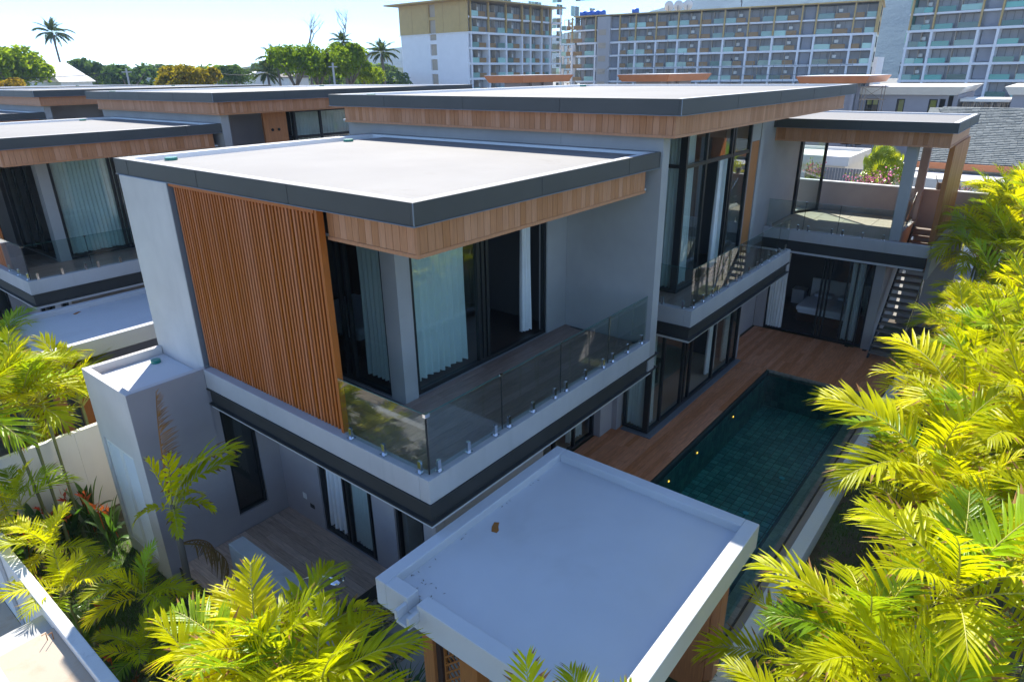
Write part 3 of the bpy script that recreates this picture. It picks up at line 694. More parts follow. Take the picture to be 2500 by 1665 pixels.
# garden at the entrance side: low walls, path slabs, pebbles
def pebbles(name, n, x0, x1, y0, y1, z, seed, avoid=()):
    r = random.Random(seed); b = MB()
    for _ in range(n):
        x, y = r.uniform(x0, x1), r.uniform(y0, y1)
        if any(a[0] < x < a[1] and a[2] < y < a[3] for a in avoid): continue
        s = r.uniform(0.018, 0.045); n0 = len(b.v); q = Matrix.Rotation(r.uniform(0, 6.3), 3, 'Z') @ Matrix.Rotation(r.uniform(-.4, .4), 3, 'X')
        a, c, h = s*r.uniform(.8, 1.4), s*r.uniform(.7, 1), s*r.uniform(.5, .8)
        for p in ((a, 0, 0), (0, c, 0), (-a, 0, 0), (0, -c, 0), (.6*a, .6*c, h*.3), (-.6*a, .6*c, h*.3), (-.6*a, -.6*c, h*.3), (.6*a, -.6*c, h*.3), (0, 0, h), (0, 0, -h*.5)):
            v = q @ Vector(p); b.v.append((x+v.x, y+v.y, z+h*.4+v.z))
        for f in ((0, 4, 7), (0, 1, 4), (1, 5, 4), (1, 2, 5), (2, 6, 5), (2, 3, 6), (3, 7, 6), (3, 0, 7), (4, 5, 8), (5, 6, 8), (6, 7, 8), (7, 4, 8)): b.f.append(tuple(n0+k for k in f))
    o = link(name, b.mesh(name, M['pebble'])); o['kind'] = 'stuff'; o['label'] = 'beige pebbles between the path slabs beside the terrace'; return o
M['pebble'] = tilemat('pebbles', (0.30, 0.23, 0.16), (0.62, 0.54, 0.44), 0.8)
slabs = [(4.62, 5.75, 6.62, 7.18), (4.62, 5.75, 5.94, 6.50), (4.62, 5.75, 5.26, 5.82), (4.62, 5.75, 4.58, 5.14), (4.62, 5.75, 3.9, 4.46)]
pebbles('pebbles', 3800, 4.35, 6.14, 3.6, 7.94, -0.50, 4, [s for s in slabs])
struct('gravel_bed', MB().box(4.3, 3.5, -0.549, 6.15, 7.95, -0.50), M['grout'])
for k, s in enumerate(slabs):
    one('path_slab', MB().box(s[0], s[2], -0.52, s[1], s[3], -0.44), M['stone'],
        ['square grey path slab nearest the terrace edge', 'grey path slab beside the strappy bush', 'grey path slab between the two bushes', 'grey path slab next to the wooden gate post', 'grey path slab under the canopy roof'][k], 'paving slab', 'path slabs in the pebble bed', (s[0], s[2], -.5), bv=.008)
one('stub_wall', MB().box(4.02, 6.86, -0.55, 4.30, 9.6, 1.02), M['concrete'], 'bare grey concrete stub wall behind the big foreground palm', 'wall', base=(4.2, 8, -.5), bv=.01)
sh = Thing('outdoor_shower', (4.3, 7.4, 1.0), 'chrome outdoor shower head on the grey concrete stub wall', 'shower')
sh.part('arm', MB().tube([(4.2, 7.7, 0.95), (4.2, 7.7, 1.18), (4.35, 7.45, 1.28), (4.50, 7.2, 1.26)], 0.014, 10), M['chrome'], True)
sh.part('shower_head', MB().tube([(4.50, 7.2, 1.27), (4.50, 7.2, 1.235), (4.50, 7.2, 1.225)], [0.02, 0.12, 0.12], 20), M['chrome'], True)
dw = one('garden_wall', MB().box(1.60, 14.93, -0.55, 3.62, 15.06, 1.5).box(3.62, 14.93, -.55, 22, 15.06, 1.5), M['white'], 'white rendered garden wall dividing the first two villas', 'wall', 'walls between the gardens', (2.5, 15, -.5), bv=.01)
one('garden_wall', MB().box(7, -0.02, -0.55, 30, 0.10, 0.30), M['wall_dark'], 'garden wall almost buried in the palm planting on the right, greyed to dim its reflection', 'wall', 'walls between the gardens', (10, 0, -.5), bv=.01)  # kept low and painted dark so its sunlit face stays out of the reflections
fwl = one('street_wall', MB().box(1.44, -4, -0.6, 1.60, 12.05, 1.3), M['oldwhite'], 'weathered white street wall running out of the lower left corner', 'wall', None, (1.5, 5, -.6), bv=.012)
one('street_wall', MB().box(1.44, 12.4, -0.6, 1.60, 29, 1.3), M['oldwhite'], 'farther stretch of the street wall behind the palms at the left edge', 'wall', None, (1.5, 15, -.6), bv=.012)
one('wall_cap', MB().box(1.42, 12.06, -0.6, 1.62, 12.39, 1.42), M['concrete'], 'short dark concrete pier at the end of the weathered street wall', 'pier', None, (1.5, 12.2, -.6), bv=.01)
bb = Thing('meter_shelter', (1.0, 8.8, -0.6), 'unfinished beige concrete shelter roof against the street wall, lower left corner', 'shelter')
bb.part('roof_slab', MB().box(0.72, 7.9, 0.95, 1.438, 9.75, 1.13), M['beige'])
bb.part('parapet', MB().box(0.60, 7.78, 0.7, 0.719, 9.75, 1.27).box(0.72, 7.78, 0.7, 1.438, 7.899, 1.24), M['oldwhite'], bv=.01)
bb.part('support_wall', MB().box(0.62, 7.8, -0.6, 0.75, 9.7, 0.699).box(0.76, 7.8, -0.6, 1.43, 7.9, 0.699), M['oldwhite'])
bb.part('steel_plate', MB().box(0.75, 9.76, 1.02, 1.438, 10.25, 1.06), M['concrete'])
for k, (x, y) in enumerate(((1.30, 9.55), (1.36, 9.5), (1.33, 8.12), (1.38, 8.08), (1.34, 8.02))):
    bb.part('rebar', MB().tube([(x, y, 1.1), (x+.01, y+.02, 1.24), (x-.05, y-.04, 1.28)], 0.006, 6), M['rust'])
one('pavement_slab', MB().box(-6, -4, -0.62, 1.43, 30, -0.53), M['beige'], 'sandy street strip outside the weathered wall', 'pavement', None, (0, 0, -.6))

# ------------------------------------------------------------------ curtains, beds and other movable things
def curtain(ax, c, u0, u1, z0, z1, label, folds=9, amp=0.045, seed=0, mat='curtain', flare=0.0, dy=0):
    r = random.Random(seed); n = folds*8; rows = 10; b = MB()
    ph = [r.uniform(-.5, .5) for _ in range(folds+2)]
    for k in range(rows+1):
        f = k/rows; z = z1+(z0-z1)*f
        for i in range(n+1):
            s = i/n; u = u0+(u1-u0)*(0.5+(s-.5)*(1-flare+flare*f*1.2)) + 0.012*math.sin(9*s+5*f)
            j = int(s*folds); a = amp*(0.7+0.5*f)*(1+ph[min(j, folds)]*.6); w = a*math.sin(2*math.pi*s*folds+ph[0]*3+0.5*f*ph[1])
            z_ = z + (0.012*math.sin(7*s*6.28) if k == rows else 0)
            b.v.append((c+w, u+dy, z_) if ax == 'x' else (u, c+w+dy, z_))
    for k in range(rows):
        for i in range(n):
            q = k*(n+1)+i; b.f.append((q, q+1, q+n+2, q+n+1))
    base = (c, u0+dy, z0) if ax == 'x' else (u0, c+dy, z0)
    return one('curtain', b, M[mat], label, 'curtain', 'linen curtains in the windows', base, True)
curtain('x', 6.72, 7.92, 8.72, 3.5, 6.36, 'pale blue curtain behind the front bedroom window next to the slat screen', 7, seed=1)
curtain('y', 7.80, 6.80, 8.30, 3.5, 6.36, 'teal-looking curtain behind the corner glass of the upper bedroom', 10, seed=2)
curtain('y', 7.85, 9.98, 10.24, 3.46, 6.36, 'narrow white curtain gathered at the right jamb of the bedroom opening', 4, 0.06, seed=3)
curtain('y', 8.1, 8.40, 8.52, 3.46, 6.36, 'sliver of curtain beside the sliding door stile', 2, 0.03, seed=33)
curtain('x', 6.34, 9.35, 9.93, G+.08, 2.46, 'white curtain blown into the open terrace door', 4, 0.09, seed=4, flare=.2)
curtain('x', 6.32, 8.44, 9.14, G+.06, 2.46, 'greenish pleated curtain closed behind the terrace door', 8, 0.04, seed=5)
curtain('x', 13.78, 6.78, 7.30, G+.05, 2.56, 'white curtain in the end pane of the living room glass corner', 6, seed=6)
curtain('y', 6.85, 13.72, 14.24, G+.05, 2.56, 'white curtain wrapped round the living room glass corner beside the deck', 6, seed=7)
curtain('y', 6.9, 17.75, 18.35, G+.05, 2.56, 'grey curtain near the far end of the living room window', 6, seed=8)
curtain('y', 6.9, 19.0, 19.4, G+.05, 2.56, 'white curtain in the last pane of the living room window', 5, seed=9)
curtain('y', 7.95, 11.9, 12.5, G+.05, 2.42, 'white curtain in the window under the balcony, left of the glass corner', 6, seed=10)
curtain('x', 14.55, 6.68, 7.5, 3.46, 7.2, 'blue-grey curtain in the end pane of the upper corner window', 8, seed=11)
curtain('y', 6.75, 14.55, 15.3, 3.46, 7.2, 'pale teal curtain behind the tall upper pane beside the corner post', 6, seed=12)
curtain('y', 6.72, 16.78, 16.98, 3.46, 6.36, 'narrow white curtain hanging in the open upper sliding door', 3, 0.06, seed=13)
curtain('y', 6.80, 17.2, 17.75, 3.46, 6.36, 'teal curtain in the right pane of the upper sliding door', 5, seed=14)
curtain('y', 7.1, 15.5, 16.7, 3.46, 6.36, 'drape deep inside the open upper door, shade put into its colour', 9, seed=15, mat='inside')  # room shade painted in: drape takes the dark interior colour instead of linen
curtain('x', 23.1, 6.35, 6.92, G+.05, 2.6, 'white gathered curtain at the left jamb of the far bedroom door', 6, 0.06, seed=16)
curtain('x', 23.3, 4.0, 4.42, G+.05, 2.6, 'teal curtain behind the stacked sliding doors next to the stairs', 5, seed=17)
curtain('y', 7.80, 6.8, 9.6, 3.5, 6.36, 'long pleated curtain closed across the second villa upper window', 24, 0.04, seed=18, dy=14.95)
curtain('x', 6.75, 7.95, 8.6, 3.5, 6.36, 'short curtain in the second villa window next to its column', 5, 0.04, seed=19, dy=14.95)
curtain('y', 6.80, 14.4, 18.2, 3.5, 7.25, 'white curtains closed behind the second villa high window', 28, 0.04, seed=20, dy=14.95)
def bed(x, y, z, rot, label):
    b = Thing('bed', (x, y, z), label, 'bed', rotz=0)
    b.o.rotation_euler = (0, 0, rot); O = (0, 0, 0); b.O = (0, 0, 0)
    b.part('base', MB().box(-0.9, -1.0, 0.05, 0.9, 1.05, 0.35), M['darkbrown'])
    b.part('mattress', MB().box(-0.88, -1.0, 0.351, 0.88, 1.0, 0.58), M['bed'], bv=.05)
    b.part('headboard', MB().box(-1.0, 1.051, 0.0, 1.0, 1.14, 1.15), M['rim'])
    for s in (-0.42, 0.42): b.part('pillow', MB().box(s-.33, 0.5, 0.585, s+.33, 0.92, 0.72), M['bed'], bv=.06)
    b.part('duvet', MB().box(-0.93, -1.04, 0.45, 0.93, 0.35, 0.63), M['bed'], bv=.05)
bed(8.15, 10.4, 3.40, R(-90), 'white bed glimpsed through the front window of the upper bedroom')
bed(25.2, 5.3, G+.014, R(-90), 'white bed seen through the far sliding door beyond the deck')
one('bedside_table', MB().box(26.3, 6.55, G+.014, 26.75, 7.0, 0.35).box(26.28, 6.53, 0.351, 26.77, 7.02, 0.38), M['rim'], 'small pale bedside table next to the far bed', 'table', None, (26.5, 6.8, G))
one('dining_table', MB().box(14.8, 7.7, 0.52, 16.6, 8.6, 0.56).box(14.9, 7.8, G+.02, 15.0, 7.9, 0.519).box(16.4, 7.8, G+.02, 16.5, 7.9, 0.519).box(14.9, 8.4, G+.02, 15.0, 8.5, 0.519).box(16.4, 8.4, G+.02, 16.5, 8.5, 0.519), M['darkbrown'], 'dark table inside the living room behind the sliding doors', 'table', None, (15.7, 8.1, G))
fan = Thing('ceiling_fan', (25.0, 5.3, 6.1), 'dark ceiling fan hanging under the roof terrace ceiling', 'fan')
fan.part('motor', MB().tube([(25, 5.3, 6.30), (25, 5.3, 6.18), (25, 5.3, 6.17), (25, 5.3, 6.05)], [0.02, 0.02, 0.10, 0.10], 14), M['frame'])
for k in range(3):
    a = 0.5+k*2.094; fan.part('blade', MB().bar((25+.1*math.cos(a), 5.3+.1*math.sin(a), 6.1), (25+.7*math.cos(a), 5.3+.7*math.sin(a), 6.1), 0.13, 0.015), M['darkbrown'])
one('paint_pot', MB().tube([(27.29, 2.98, 4.49), (27.29, 2.98, 4.72)], 0.09, 14).tube([(27.29, 3.0, 4.6), (27.29, 3.16, 5.0)], 0.012, 6), M['bark'], 'small pot with a stick on the roof terrace parapet', 'pot', None, (27.3, 3, 4.5))

# ------------------------------------------------------------------ palms
def frondmesh(seed, L=1.7, el0=60, el1=-10, n=30, wmax=0.045, lw=0.38, mat='leaf', petiole=0.16, raise_=22, mi=None):
    r = random.Random(seed); pts = []; p = Vector((0, 0, 0)); N = 24; yawd = r.uniform(-.12, .12)
    for i in range(N+1):
        s = i/N; pts.append(p.copy()); el = R(el0+(el1-el0)*s**1.25); a = yawd*s
        p = p + Vector((math.cos(el)*math.cos(a), math.cos(el)*math.sin(a), math.sin(el)))*(L/N)
    b = MB(); dry_faces = []
    b.tube(pts, [0.017*(1-0.85*i/N)+0.002 for i in range(N+1)], 5); nrach = len(b.f)
    def at(s):
        q = s*N; i = min(int(q), N-1); f = q-i; return pts[i].lerp(pts[i+1], f), (pts[i+1]-pts[i]).normalized()
    for k in range(n):
        for side in (1, -1):
            s = petiole+(0.99-petiole)*(k+r.uniform(-.25, .25)+0.5)/n; s = min(max(s, .05), .995)
            o, d = at(s); sd = Vector((0, 0, 1)).cross(d).normalized()*side; upv = d.cross(sd)*side
            t = (s-petiole)/(1-petiole)
            if r.random() < .05: continue
            ln = L*lw*(.55 if r.random() < .05 else 1)*(max(0.05, math.sin(math.pi*(0.17+0.76*t)))**0.75)*r.uniform(.88, 1.08)
            ang = R(66-42*t+r.uniform(-6, 6)); rz = R(raise_+r.uniform(-12, 12)-10*t)
            dirv = (d*math.cos(ang) + (sd*math.cos(rz)+upv*math.sin(rz))*math.sin(ang)).normalized()
            nrm = dirv.cross(d).normalized()
            if nrm.z < 0: nrm = -nrm
            wv = dirv.cross(nrm).normalized(); droop = r.uniform(0.10, 0.32); W_ = wmax*r.uniform(.8, 1.15)*(0.75+0.5*math.sin(math.pi*min(1, t+.1)))
            n0 = len(b.v); fold = 0.35
            for j, (u, w) in enumerate(((0, .25), (.28, 1.0), (.66, .82), (1.0, .06))):
                c = o + dirv*(ln*u) + Vector((0, 0, -1))*(droop*ln*u*u)
                for q in (-1, 0, 1):
                    v = c + wv*(q*W_*w/1.0*0.5) + (nrm*(fold*W_*w*0.5) if q else Vector((0, 0, 0))); b.v.append(tuple(v))
            tip = r.random() < .13
            for j in range(3):
                for q in (0, 1):
                    if tip and j == 2: dry_faces.append(len(b.f))
                    a0 = n0+j*3+q; b.f.append((a0, a0+1, a0+4, a0+3))
    me = b.mesh('frond', M[mat], (0, 0, 0), True); me.materials.append(M['rachis'] if mat != 'leafdry' else M['leafdry']); me.materials.append(M['leafdry'])
    for i in range(nrach): me.polygons[i].material_index = 1
    for i in dry_faces: me.polygons[i].material_index = 2
    return me
ML = ('leaf', 'leaf', 'leaf', 'leafgreen')
FR = {'up': [frondmesh(i, 1.5+.07*i, 82-3*i, 40, mat=ML[i % 4]) for i in range(4)], 'mid': [frondmesh(10+i, 1.62+.04*i, 66-3*i, 6-4*i, 27+i, .040+.002*i, mat=ML[i % 4]) for i in range(7)],
      'low': [frondmesh(20+i, 1.6+.05*i, 44-5*i, -34-5*i, mat=ML[(i+1) % 4]) for i in range(5)], 'dry': [frondmesh(30, 1.3, 20, -75, 16, .03, .35, 'leafdry', raise_=-30)]}
FD = {'up': [frondmesh(40+i, 1.5, 80, 40, mat='leafdark') for i in range(2)], 'mid': [frondmesh(45+i, 1.7, 55, -5, mat='leafdark') for i in range(3)], 'low': [frondmesh(50+i, 1.7, 30, -50, mat='leafdark') for i in range(2)], 'dry': FR['dry']}
def palm(x, y, z0, h, label, group, size=1.0, nf=9, lean=(0, 0), seed=0, dry=False, stems=1, lib=None, name='areca_palm'):
    r = random.Random(seed); T = Thing(name, (x, y, z0), label, 'palm', group); lib = lib or FR
    for k in range(stems):
        ox, oy = (0, 0) if k == 0 else (r.uniform(-.3, .3), r.uniform(-.3, .3)); hh = h*(1 if k == 0 else r.uniform(.45, .8))
        lx, ly = (lean[0], lean[1]) if k == 0 else (ox*1.6, oy*1.6)
        top = Vector((x+ox+lx, y+oy+ly, z0+hh))
        pts = [Vector((x+ox*.5, y+oy*.5, z0)).lerp(top, t)+Vector((lx*(t*t-t)*.4, ly*(t*t-t)*.4, 0)) for t in (0, .2, .4, .6, .8, 1)]
        T.part('stem', MB().tube(pts, [0.045*size, 0.036*size, 0.033*size, 0.032*size, 0.04*size, 0.028*size], 8), M['stem'], True)
        a = r.uniform(0, 6.28); m_ = nf if k == 0 else max(4, nf-3)
        for i in range(m_):
            kind = 'up' if i < 2 else ('mid' if i < m_*0.62 else 'low')
            a += 2.39996+r.uniform(-.3, .3); sc = size*r.uniform(.85, 1.15)*(1 if k == 0 else .85)
            T.inst('frond', r.choice(lib[kind]), (top.x, top.y, top.z-(0.0 if i < m_/2 else .08)), None, (r.uniform(-.15, .15), r.uniform(-.14, .14), a), (sc, sc*r.uniform(.9, 1.05), sc))
        if dry and k == 0:
            T.inst('dry_frond', lib['dry'][0], (top.x, top.y, top.z-.1), None, (0, 0, r.uniform(0, 6)), size)
    return T
GR = 'golden palms planted densely along the pool side'
rp = random.Random(77); n = 0
_o = 'first second third fourth fifth sixth seventh eighth ninth tenth eleventh twelfth thirteenth fourteenth fifteenth sixteenth seventeenth eighteenth nineteenth'.split()
_t = ['', '', 'twenty', 'thirty', 'forty', 'fifty', 'sixty']
def ordw(k):                       # 1 -> first
    if k < 20: return _o[k-1]
    return (_t[k//10][:-1]+'ieth') if k % 10 == 0 else _t[k//10]+'-'+_o[k % 10-1]
for row in range(4):
    x = 6.1+0.5*row; k = 0
    while x < (31 if row < 2 else 26):
        if row == 0 and 6.9 < x < 8.5: x = 8.6
        k += 1; X = x+rp.uniform(-.2, .2)
        y0 = (.5 if X < 8.0 else .42 if X < 13 else .5 if X < 21 else 1.15)-(0, .7, 1.5, 2.3)[row]
        z = (3.1 if X < 8 else 3.05 if X < 13 else 2.75 if X < 18 else 2.8 if X < 21 else 3.6)+(0, .3, .35, .2)[row]+rp.uniform(-.3, .3)
        Y = y0+rp.uniform(-.2, .2)
        lab = ordw(k)+' golden palm from the pale canopy roof in the '+ordw(row+1)+' row along the pool'
        if row == 0 and k == 1: lab = 'golden palm nearest the right corner of the foreground canopy, fronds reaching over its edge'
        palm(X, Y, -0.55, z+.55, lab, GR, rp.uniform(.74, .95)*(.84 if X < 9 else 1), 9, (rp.uniform(-.2, .2), rp.uniform(-.15, .15)), 100+n, dry=(n % 4 == 3), stems=2 if n % 3 == 0 else 1)
        n += 1; x += rp.uniform(.95, 1.3)
GL = 'palms in the entrance garden'
left = [(2.62, 14.2, 3.35, .9, (-.05, .6), 'tall-stemmed golden palm against the white garden wall, second stem from the left'), (2.75, 13.9, 3.1, .85, (.15, .8), 'tall thin-stemmed palm whose stem crosses the middle of the white garden wall'),
        (3.1, 14.2, 2.9, .8, (.2, .9), 'slender palm with the rightmost stem in front of the white garden wall'), (2.05, 14.0, 3.3, .95, (-.1, .5), 'golden palm cut by the left edge of the picture'),
        (2.1, 13.0, 1.9, .55, (0, .2), 'low golden palm between the street wall and the white garden wall'), (1.95, 11.6, 1.7, .5, (.1, .1), 'low golden palm with wide fronds above the red flowers'),
        (1.9, 10.6, 1.5, .48, (-.05, .1), 'small golden palm leaning over the weathered street wall'), (2.5, 9.5, 1.5, .48, (.1, .1), 'small yellow palm in front of the louvre doors'),
        (2.15, 8.7, 1.2, .45, (0, .1), 'small green palm just left of the big foreground palms')]
for k, (x, y, h, s, le, lab) in enumerate(left):
    palm(x, y, -0.55, h, lab, GL, s, 9, le, 300+k, dry=(k == 7))
for k, (x, y, z, s, nf, lab) in enumerate(((2.3, 5.2, 2.85, .62, 9, 'large golden palm in the foreground in front of the wooden terrace'), (1.75, 5.35, 2.7, .6, 8, 'foreground golden palm at the left of the bottom cluster, one long frond reaching left'),
        (2.38, 4.9, 2.9, .62, 10, 'foreground golden palm in front of the bare concrete stub wall'), (1.98, 5.0, 2.9, .64, 9, 'foreground golden palm in the middle of the bottom cluster'), (2.3, 4.45, 2.8, .62, 9, 'foreground golden palm cut by the bottom edge, left of the gate'),
        (3.3, 2.5, 2.4, .6, 7, 'golden palm whose tips poke up before the bottom edge of the canopy roof'), (3.66, 1.9, 2.45, .6, 7, 'golden palm tips right of centre at the bottom edge'),
        (5.2, .62, 2.3, .6, 8, 'golden palm at the bottom edge right of the canopy roof'), (5.3, -.25, 3.1, .74, 10, 'golden palm at the bottom right corner of the picture'), (5.8, .25, 2.9, .7, 10, 'golden palm between the canopy corner and the bottom right corner'))):
    palm(x, y, -0.55, z+.55, lab, GL, s, nf, (rp.uniform(-.1, .1), rp.uniform(-.1, .1)), 340+k, dry=(k == 7), stems=1)
for k, (x, y, h) in enumerate(((3.3, 17.0, 2.4), (4.3, 16.4, 2.0), (2.7, 18.6, 2.7), (3.6, 19.4, 2.6), (2.2, 16.4, 3.0))):
    palm(x, y, -0.55, h, ['palm behind the white garden wall, left of the second canopy post', 'small palm between the utility block and the second canopy', 'golden palm in the second garden at the left edge', 'golden palm below the second canopy roof', 'golden palm overhanging the white wall from the second garden'][k], 'palms in the second garden', .95, 9, (0, 0), 380+k)
# damaged palm at the corner of the utility block
dp_ = Thing('damaged_palm', (3.35, 9.85, -0.55), 'storm-worn palm with an upright dead frond in front of the grey utility wall', 'palm')
dp_.part('stem', MB().tube([(3.35, 9.85, -.55), (3.35, 9.86, .3), (3.38, 9.86, 1.1), (3.4, 9.88, 1.7), (3.42, 9.9, 2.05)], [.06, .055, .05, .05, .04], 10), M['bark'], True)
dl = frondmesh(61, 1.9, 66, 8, 18, .075, .33, 'leaf'); dup_ = frondmesh(62, 1.0, 86, 72, 11, .06, .4, 'leaf'); dd2 = frondmesh(63, 1.0, 30, -70, 13, .06, .3, 'leaf')
dp_.inst('frond', dl, (3.42, 9.9, 2.0), None, (0, 0, R(-62)), 1.0)
dp_.inst('frond', dl, (3.42, 9.9, 1.9), None, (0.2, 0, R(-40)), .8)
dp_.inst('frond', dup_, (3.40, 9.93, 2.0), None, (0, -.35, R(110)), 1)
dp_.inst('frond', dup_, (3.40, 9.92, 1.95), None, (.4, .2, R(140)), .9)
for a in (20, 150, 250, 320): dp_.inst('frond', dd2, (3.42, 9.9, 1.95), None, (0, 0, R(a)), .7)
dp_.inst('dry_frond', frondmesh(64, 2.1, 89, 78, 44, .016, .17, 'leafdry', raise_=-45), (3.42, 9.92, 2.0), None, (0, 0, R(-60)), 1.0)
for a, s in ((-30, .9), (10, .8)): dp_.inst('dry_frond', FR['dry'][0], (3.38, 9.86, 1.3), None, (0, .6, R(a)), s)

# broad-bladed flowering plants, strappy bushes, grass
def blademesh(L, W_, el0, el1, mat, seg=7, name='leaf'):
    b = MB(); p = Vector((0, 0, 0))
    for i in range(seg+1):
        s = i/seg; w = W_*(0.18 if s < .22 else math.sin(math.pi*min(1, (s-.22)/.78*0.97+.03))**.7)*.5
        el = R(el0+(el1-el0)*s**1.4); b.v += [(p.x, -w, p.z+w*.35), (p.x, 0, p.z), (p.x, w, p.z+w*.35)]
        p = p+Vector((math.cos(el), 0, math.sin(el)))*(L/seg)
    for i in range(seg):
        for q in (0, 1): b.f.append((i*3+q, i*3+q+1, i*3+q+4, i*3+q+3))
    return b.mesh(name, M[mat], (0, 0, 0), True)
BL = [blademesh(.95, .13, 82, 30, 'leafblade'), blademesh(.8, .12, 70, -5, 'leafblade'), blademesh(.7, .10, 50, -40, 'leafblade'), blademesh(1.05, .12, 86, 60, 'leafblade')]
fb = MB(); 
for k in range(5):
    a = k*1.4; fb.poly([(0, 0, .55+.03*k), (.10*math.cos(a), .10*math.sin(a), .62+.03*k), (.03*math.cos(a+.7), .03*math.sin(a+.7), .50+.03*k)])
fb.tube([(0, 0, 0), (0, 0, .6)], .006, 5); FM = fb.mesh('flower', M['flower'])
def heliconia(x, y, z, s, label, seed, nleaf=11, nfl=2):
    r = random.Random(seed); T = Thing('flowering_plant', (x, y, z), label, 'plant', 'broad-leaved orange-flowering plants along the garden walls')
    for i in range(nleaf): T.inst('leaf', r.choice(BL), (x+r.uniform(-.12, .12), y+r.uniform(-.12, .12), z), None, (0, 0, i*2.4+r.uniform(-.3, .3)), s*r.uniform(.75, 1.15))
    for i in range(nfl): T.inst('flower', FM, (x+r.uniform(-.2, .2), y+r.uniform(-.2, .2), z), None, (r.uniform(-.25, .25), r.uniform(-.25, .25), r.uniform(0, 6)), s*r.uniform(1.0, 1.5))
hp = [(3.35, 14.55), (2.95, 14.6), (2.5, 14.5), (2.15, 14.6), (3.3, 14.1), (2.9, 14.15), (1.9, 13.9), (3.4, 13.6), (1.85, 13.2), (1.95, 12.5), (1.85, 11.9), (2.2, 11.2), (1.9, 10.8), (2.0, 9.7), (1.95, 9.1), (2.3, 8.6), (2.0, 8.0), (2.4, 7.5), (2.05, 7.1), (1.95, 6.3)]
for k, (x, y) in enumerate(hp):
    lab = ordw(k+1)+' orange-flowering broad-leaved plant from the utility block end of the white garden wall' if k < 8 else ordw(k-7)+' orange-flowering plant behind the weathered street wall, counting from its far pier'
    heliconia(x, y, -.55, (1.05 if y > 13.4 else .8), lab, 500+k)
def strappy(x, y, z, s, label, seed, mat='leafblade', n=90):
    r = random.Random(seed); b = MB()
    for i in range(n):
        a = r.uniform(0, 6.28); e0 = R(r.uniform(45, 88)); L = s*r.uniform(.5, .8); p = Vector((r.uniform(-.1, .1)*s, r.uniform(-.1, .1)*s, 0)); e1 = R(r.uniform(-60, 5)); w = .014*s*r.uniform(.8, 1.3); n0 = len(b.v)
        sx = Vector((-math.sin(a), math.cos(a), 0))
        for j in range(7):
            t = j/6; ww = w*(1-t**2*.95); b.v += [tuple(p-sx*ww), tuple(p+sx*ww)]; e = e0+(e1-e0)*t**1.2
            p = p+Vector((math.cos(a)*math.cos(e), math.sin(a)*math.cos(e), math.sin(e)))*(L/6)
        for j in range(6): b.f.append((n0+2*j, n0+2*j+1, n0+2*j+3, n0+2*j+2))
    T = Thing('strappy_bush', (x, y, z), label, 'bush', 'strappy bushes by the path slabs')
    me = b.mesh('foliage', M[mat], (0, 0, 0), True); T.inst('foliage', me, (x, y, z)); return T
strappy(4.62, 7.45, -.5, 1.25, 'full strappy green bush between the concrete stub wall and the path slabs', 1, n=220)
strappy(4.72, 6.95, -.5, 1.0, 'strappy green bush touching the first path slab', 4, n=140)
strappy(4.45, 5.75, -.5, 1.15, 'strappy green bush at the foot of the wooden gate post', 2, n=180)
strappy(4.35, 5.1, -.5, .9, 'small strappy bush at the bottom edge beside the gate', 3, n=120)
strappy(7.7, 2.15, -.45, .9, 'thin weedy bush at the near end of the low beige wall', 5, n=90)
r = random.Random(8); b = MB()
for i in range(26000):
    x, y = r.uniform(1.65, 3.62), r.uniform(4.0, 14.9)
    if i % 5 == 0: x, y = r.uniform(9.5, 21), r.uniform(.2, 2.0)
    if i % 9 == 0: x, y = r.uniform(3.0, 4.9), r.uniform(15.1, 19)
    a = r.uniform(0, 6.28); L = r.uniform(.05, .14); n0 = len(b.v); ca, sa = math.cos(a)*.008, math.sin(a)*.008; lx, ly = r.uniform(-.05, .05), r.uniform(-.05, .05)
    b.v += [(x-ca, y-sa, -.55), (x+ca, y+sa, -.55), (x+lx, y+ly, -.55+L)]; b.f.append((n0, n0+1, n0+2))
go = link('grass', b.mesh('grass', M['grassy'])); go['kind'] = 'stuff'; go['label'] = 'short green grass in the entrance garden and palm bed'

# ------------------------------------------------------------------ houses of the next row
M['orange'] = simple('orange_fascia', (0.46, 0.17, 0.07), 0.55, 0, .1)
M['whouse'] = plaster('house_white', (0.74, 0.72, 0.67), var=.06, streak=.15)
M['ghouse'] = plaster('house_grey', (0.30, 0.30, 0.33), var=.06)
M['shingle'] = tilemat('roof_shingle', (0.13, 0.145, 0.14), (0.21, 0.225, 0.215), 0.9)
M['winlit'] = simple('yellow_blind', (0.55, 0.48, 0.12), .8)
M['cwin'] = simple('dark_window_glass', (0.02, 0.03, 0.035), 0.08)
def frustum(b, x0, x1, y0, y1, z0, z1, k):      # roof block whose sides flare outwards upwards by k
    n = len(b.v); b.v += [(x0, y0, z0), (x1, y0, z0), (x1, y1, z0), (x0, y1, z0), (x0-k, y0-k, z1), (x1+k, y0-k, z1), (x1+k, y1+k, z1), (x0-k, y1+k, z1)]
    b.f += [(n, n+3, n+2, n+1), (n+4, n+5, n+6, n+7), (n, n+1, n+5, n+4), (n+1, n+2, n+6, n+5), (n+2, n+3, n+7, n+6), (n+3, n, n+4, n+7)]; return b
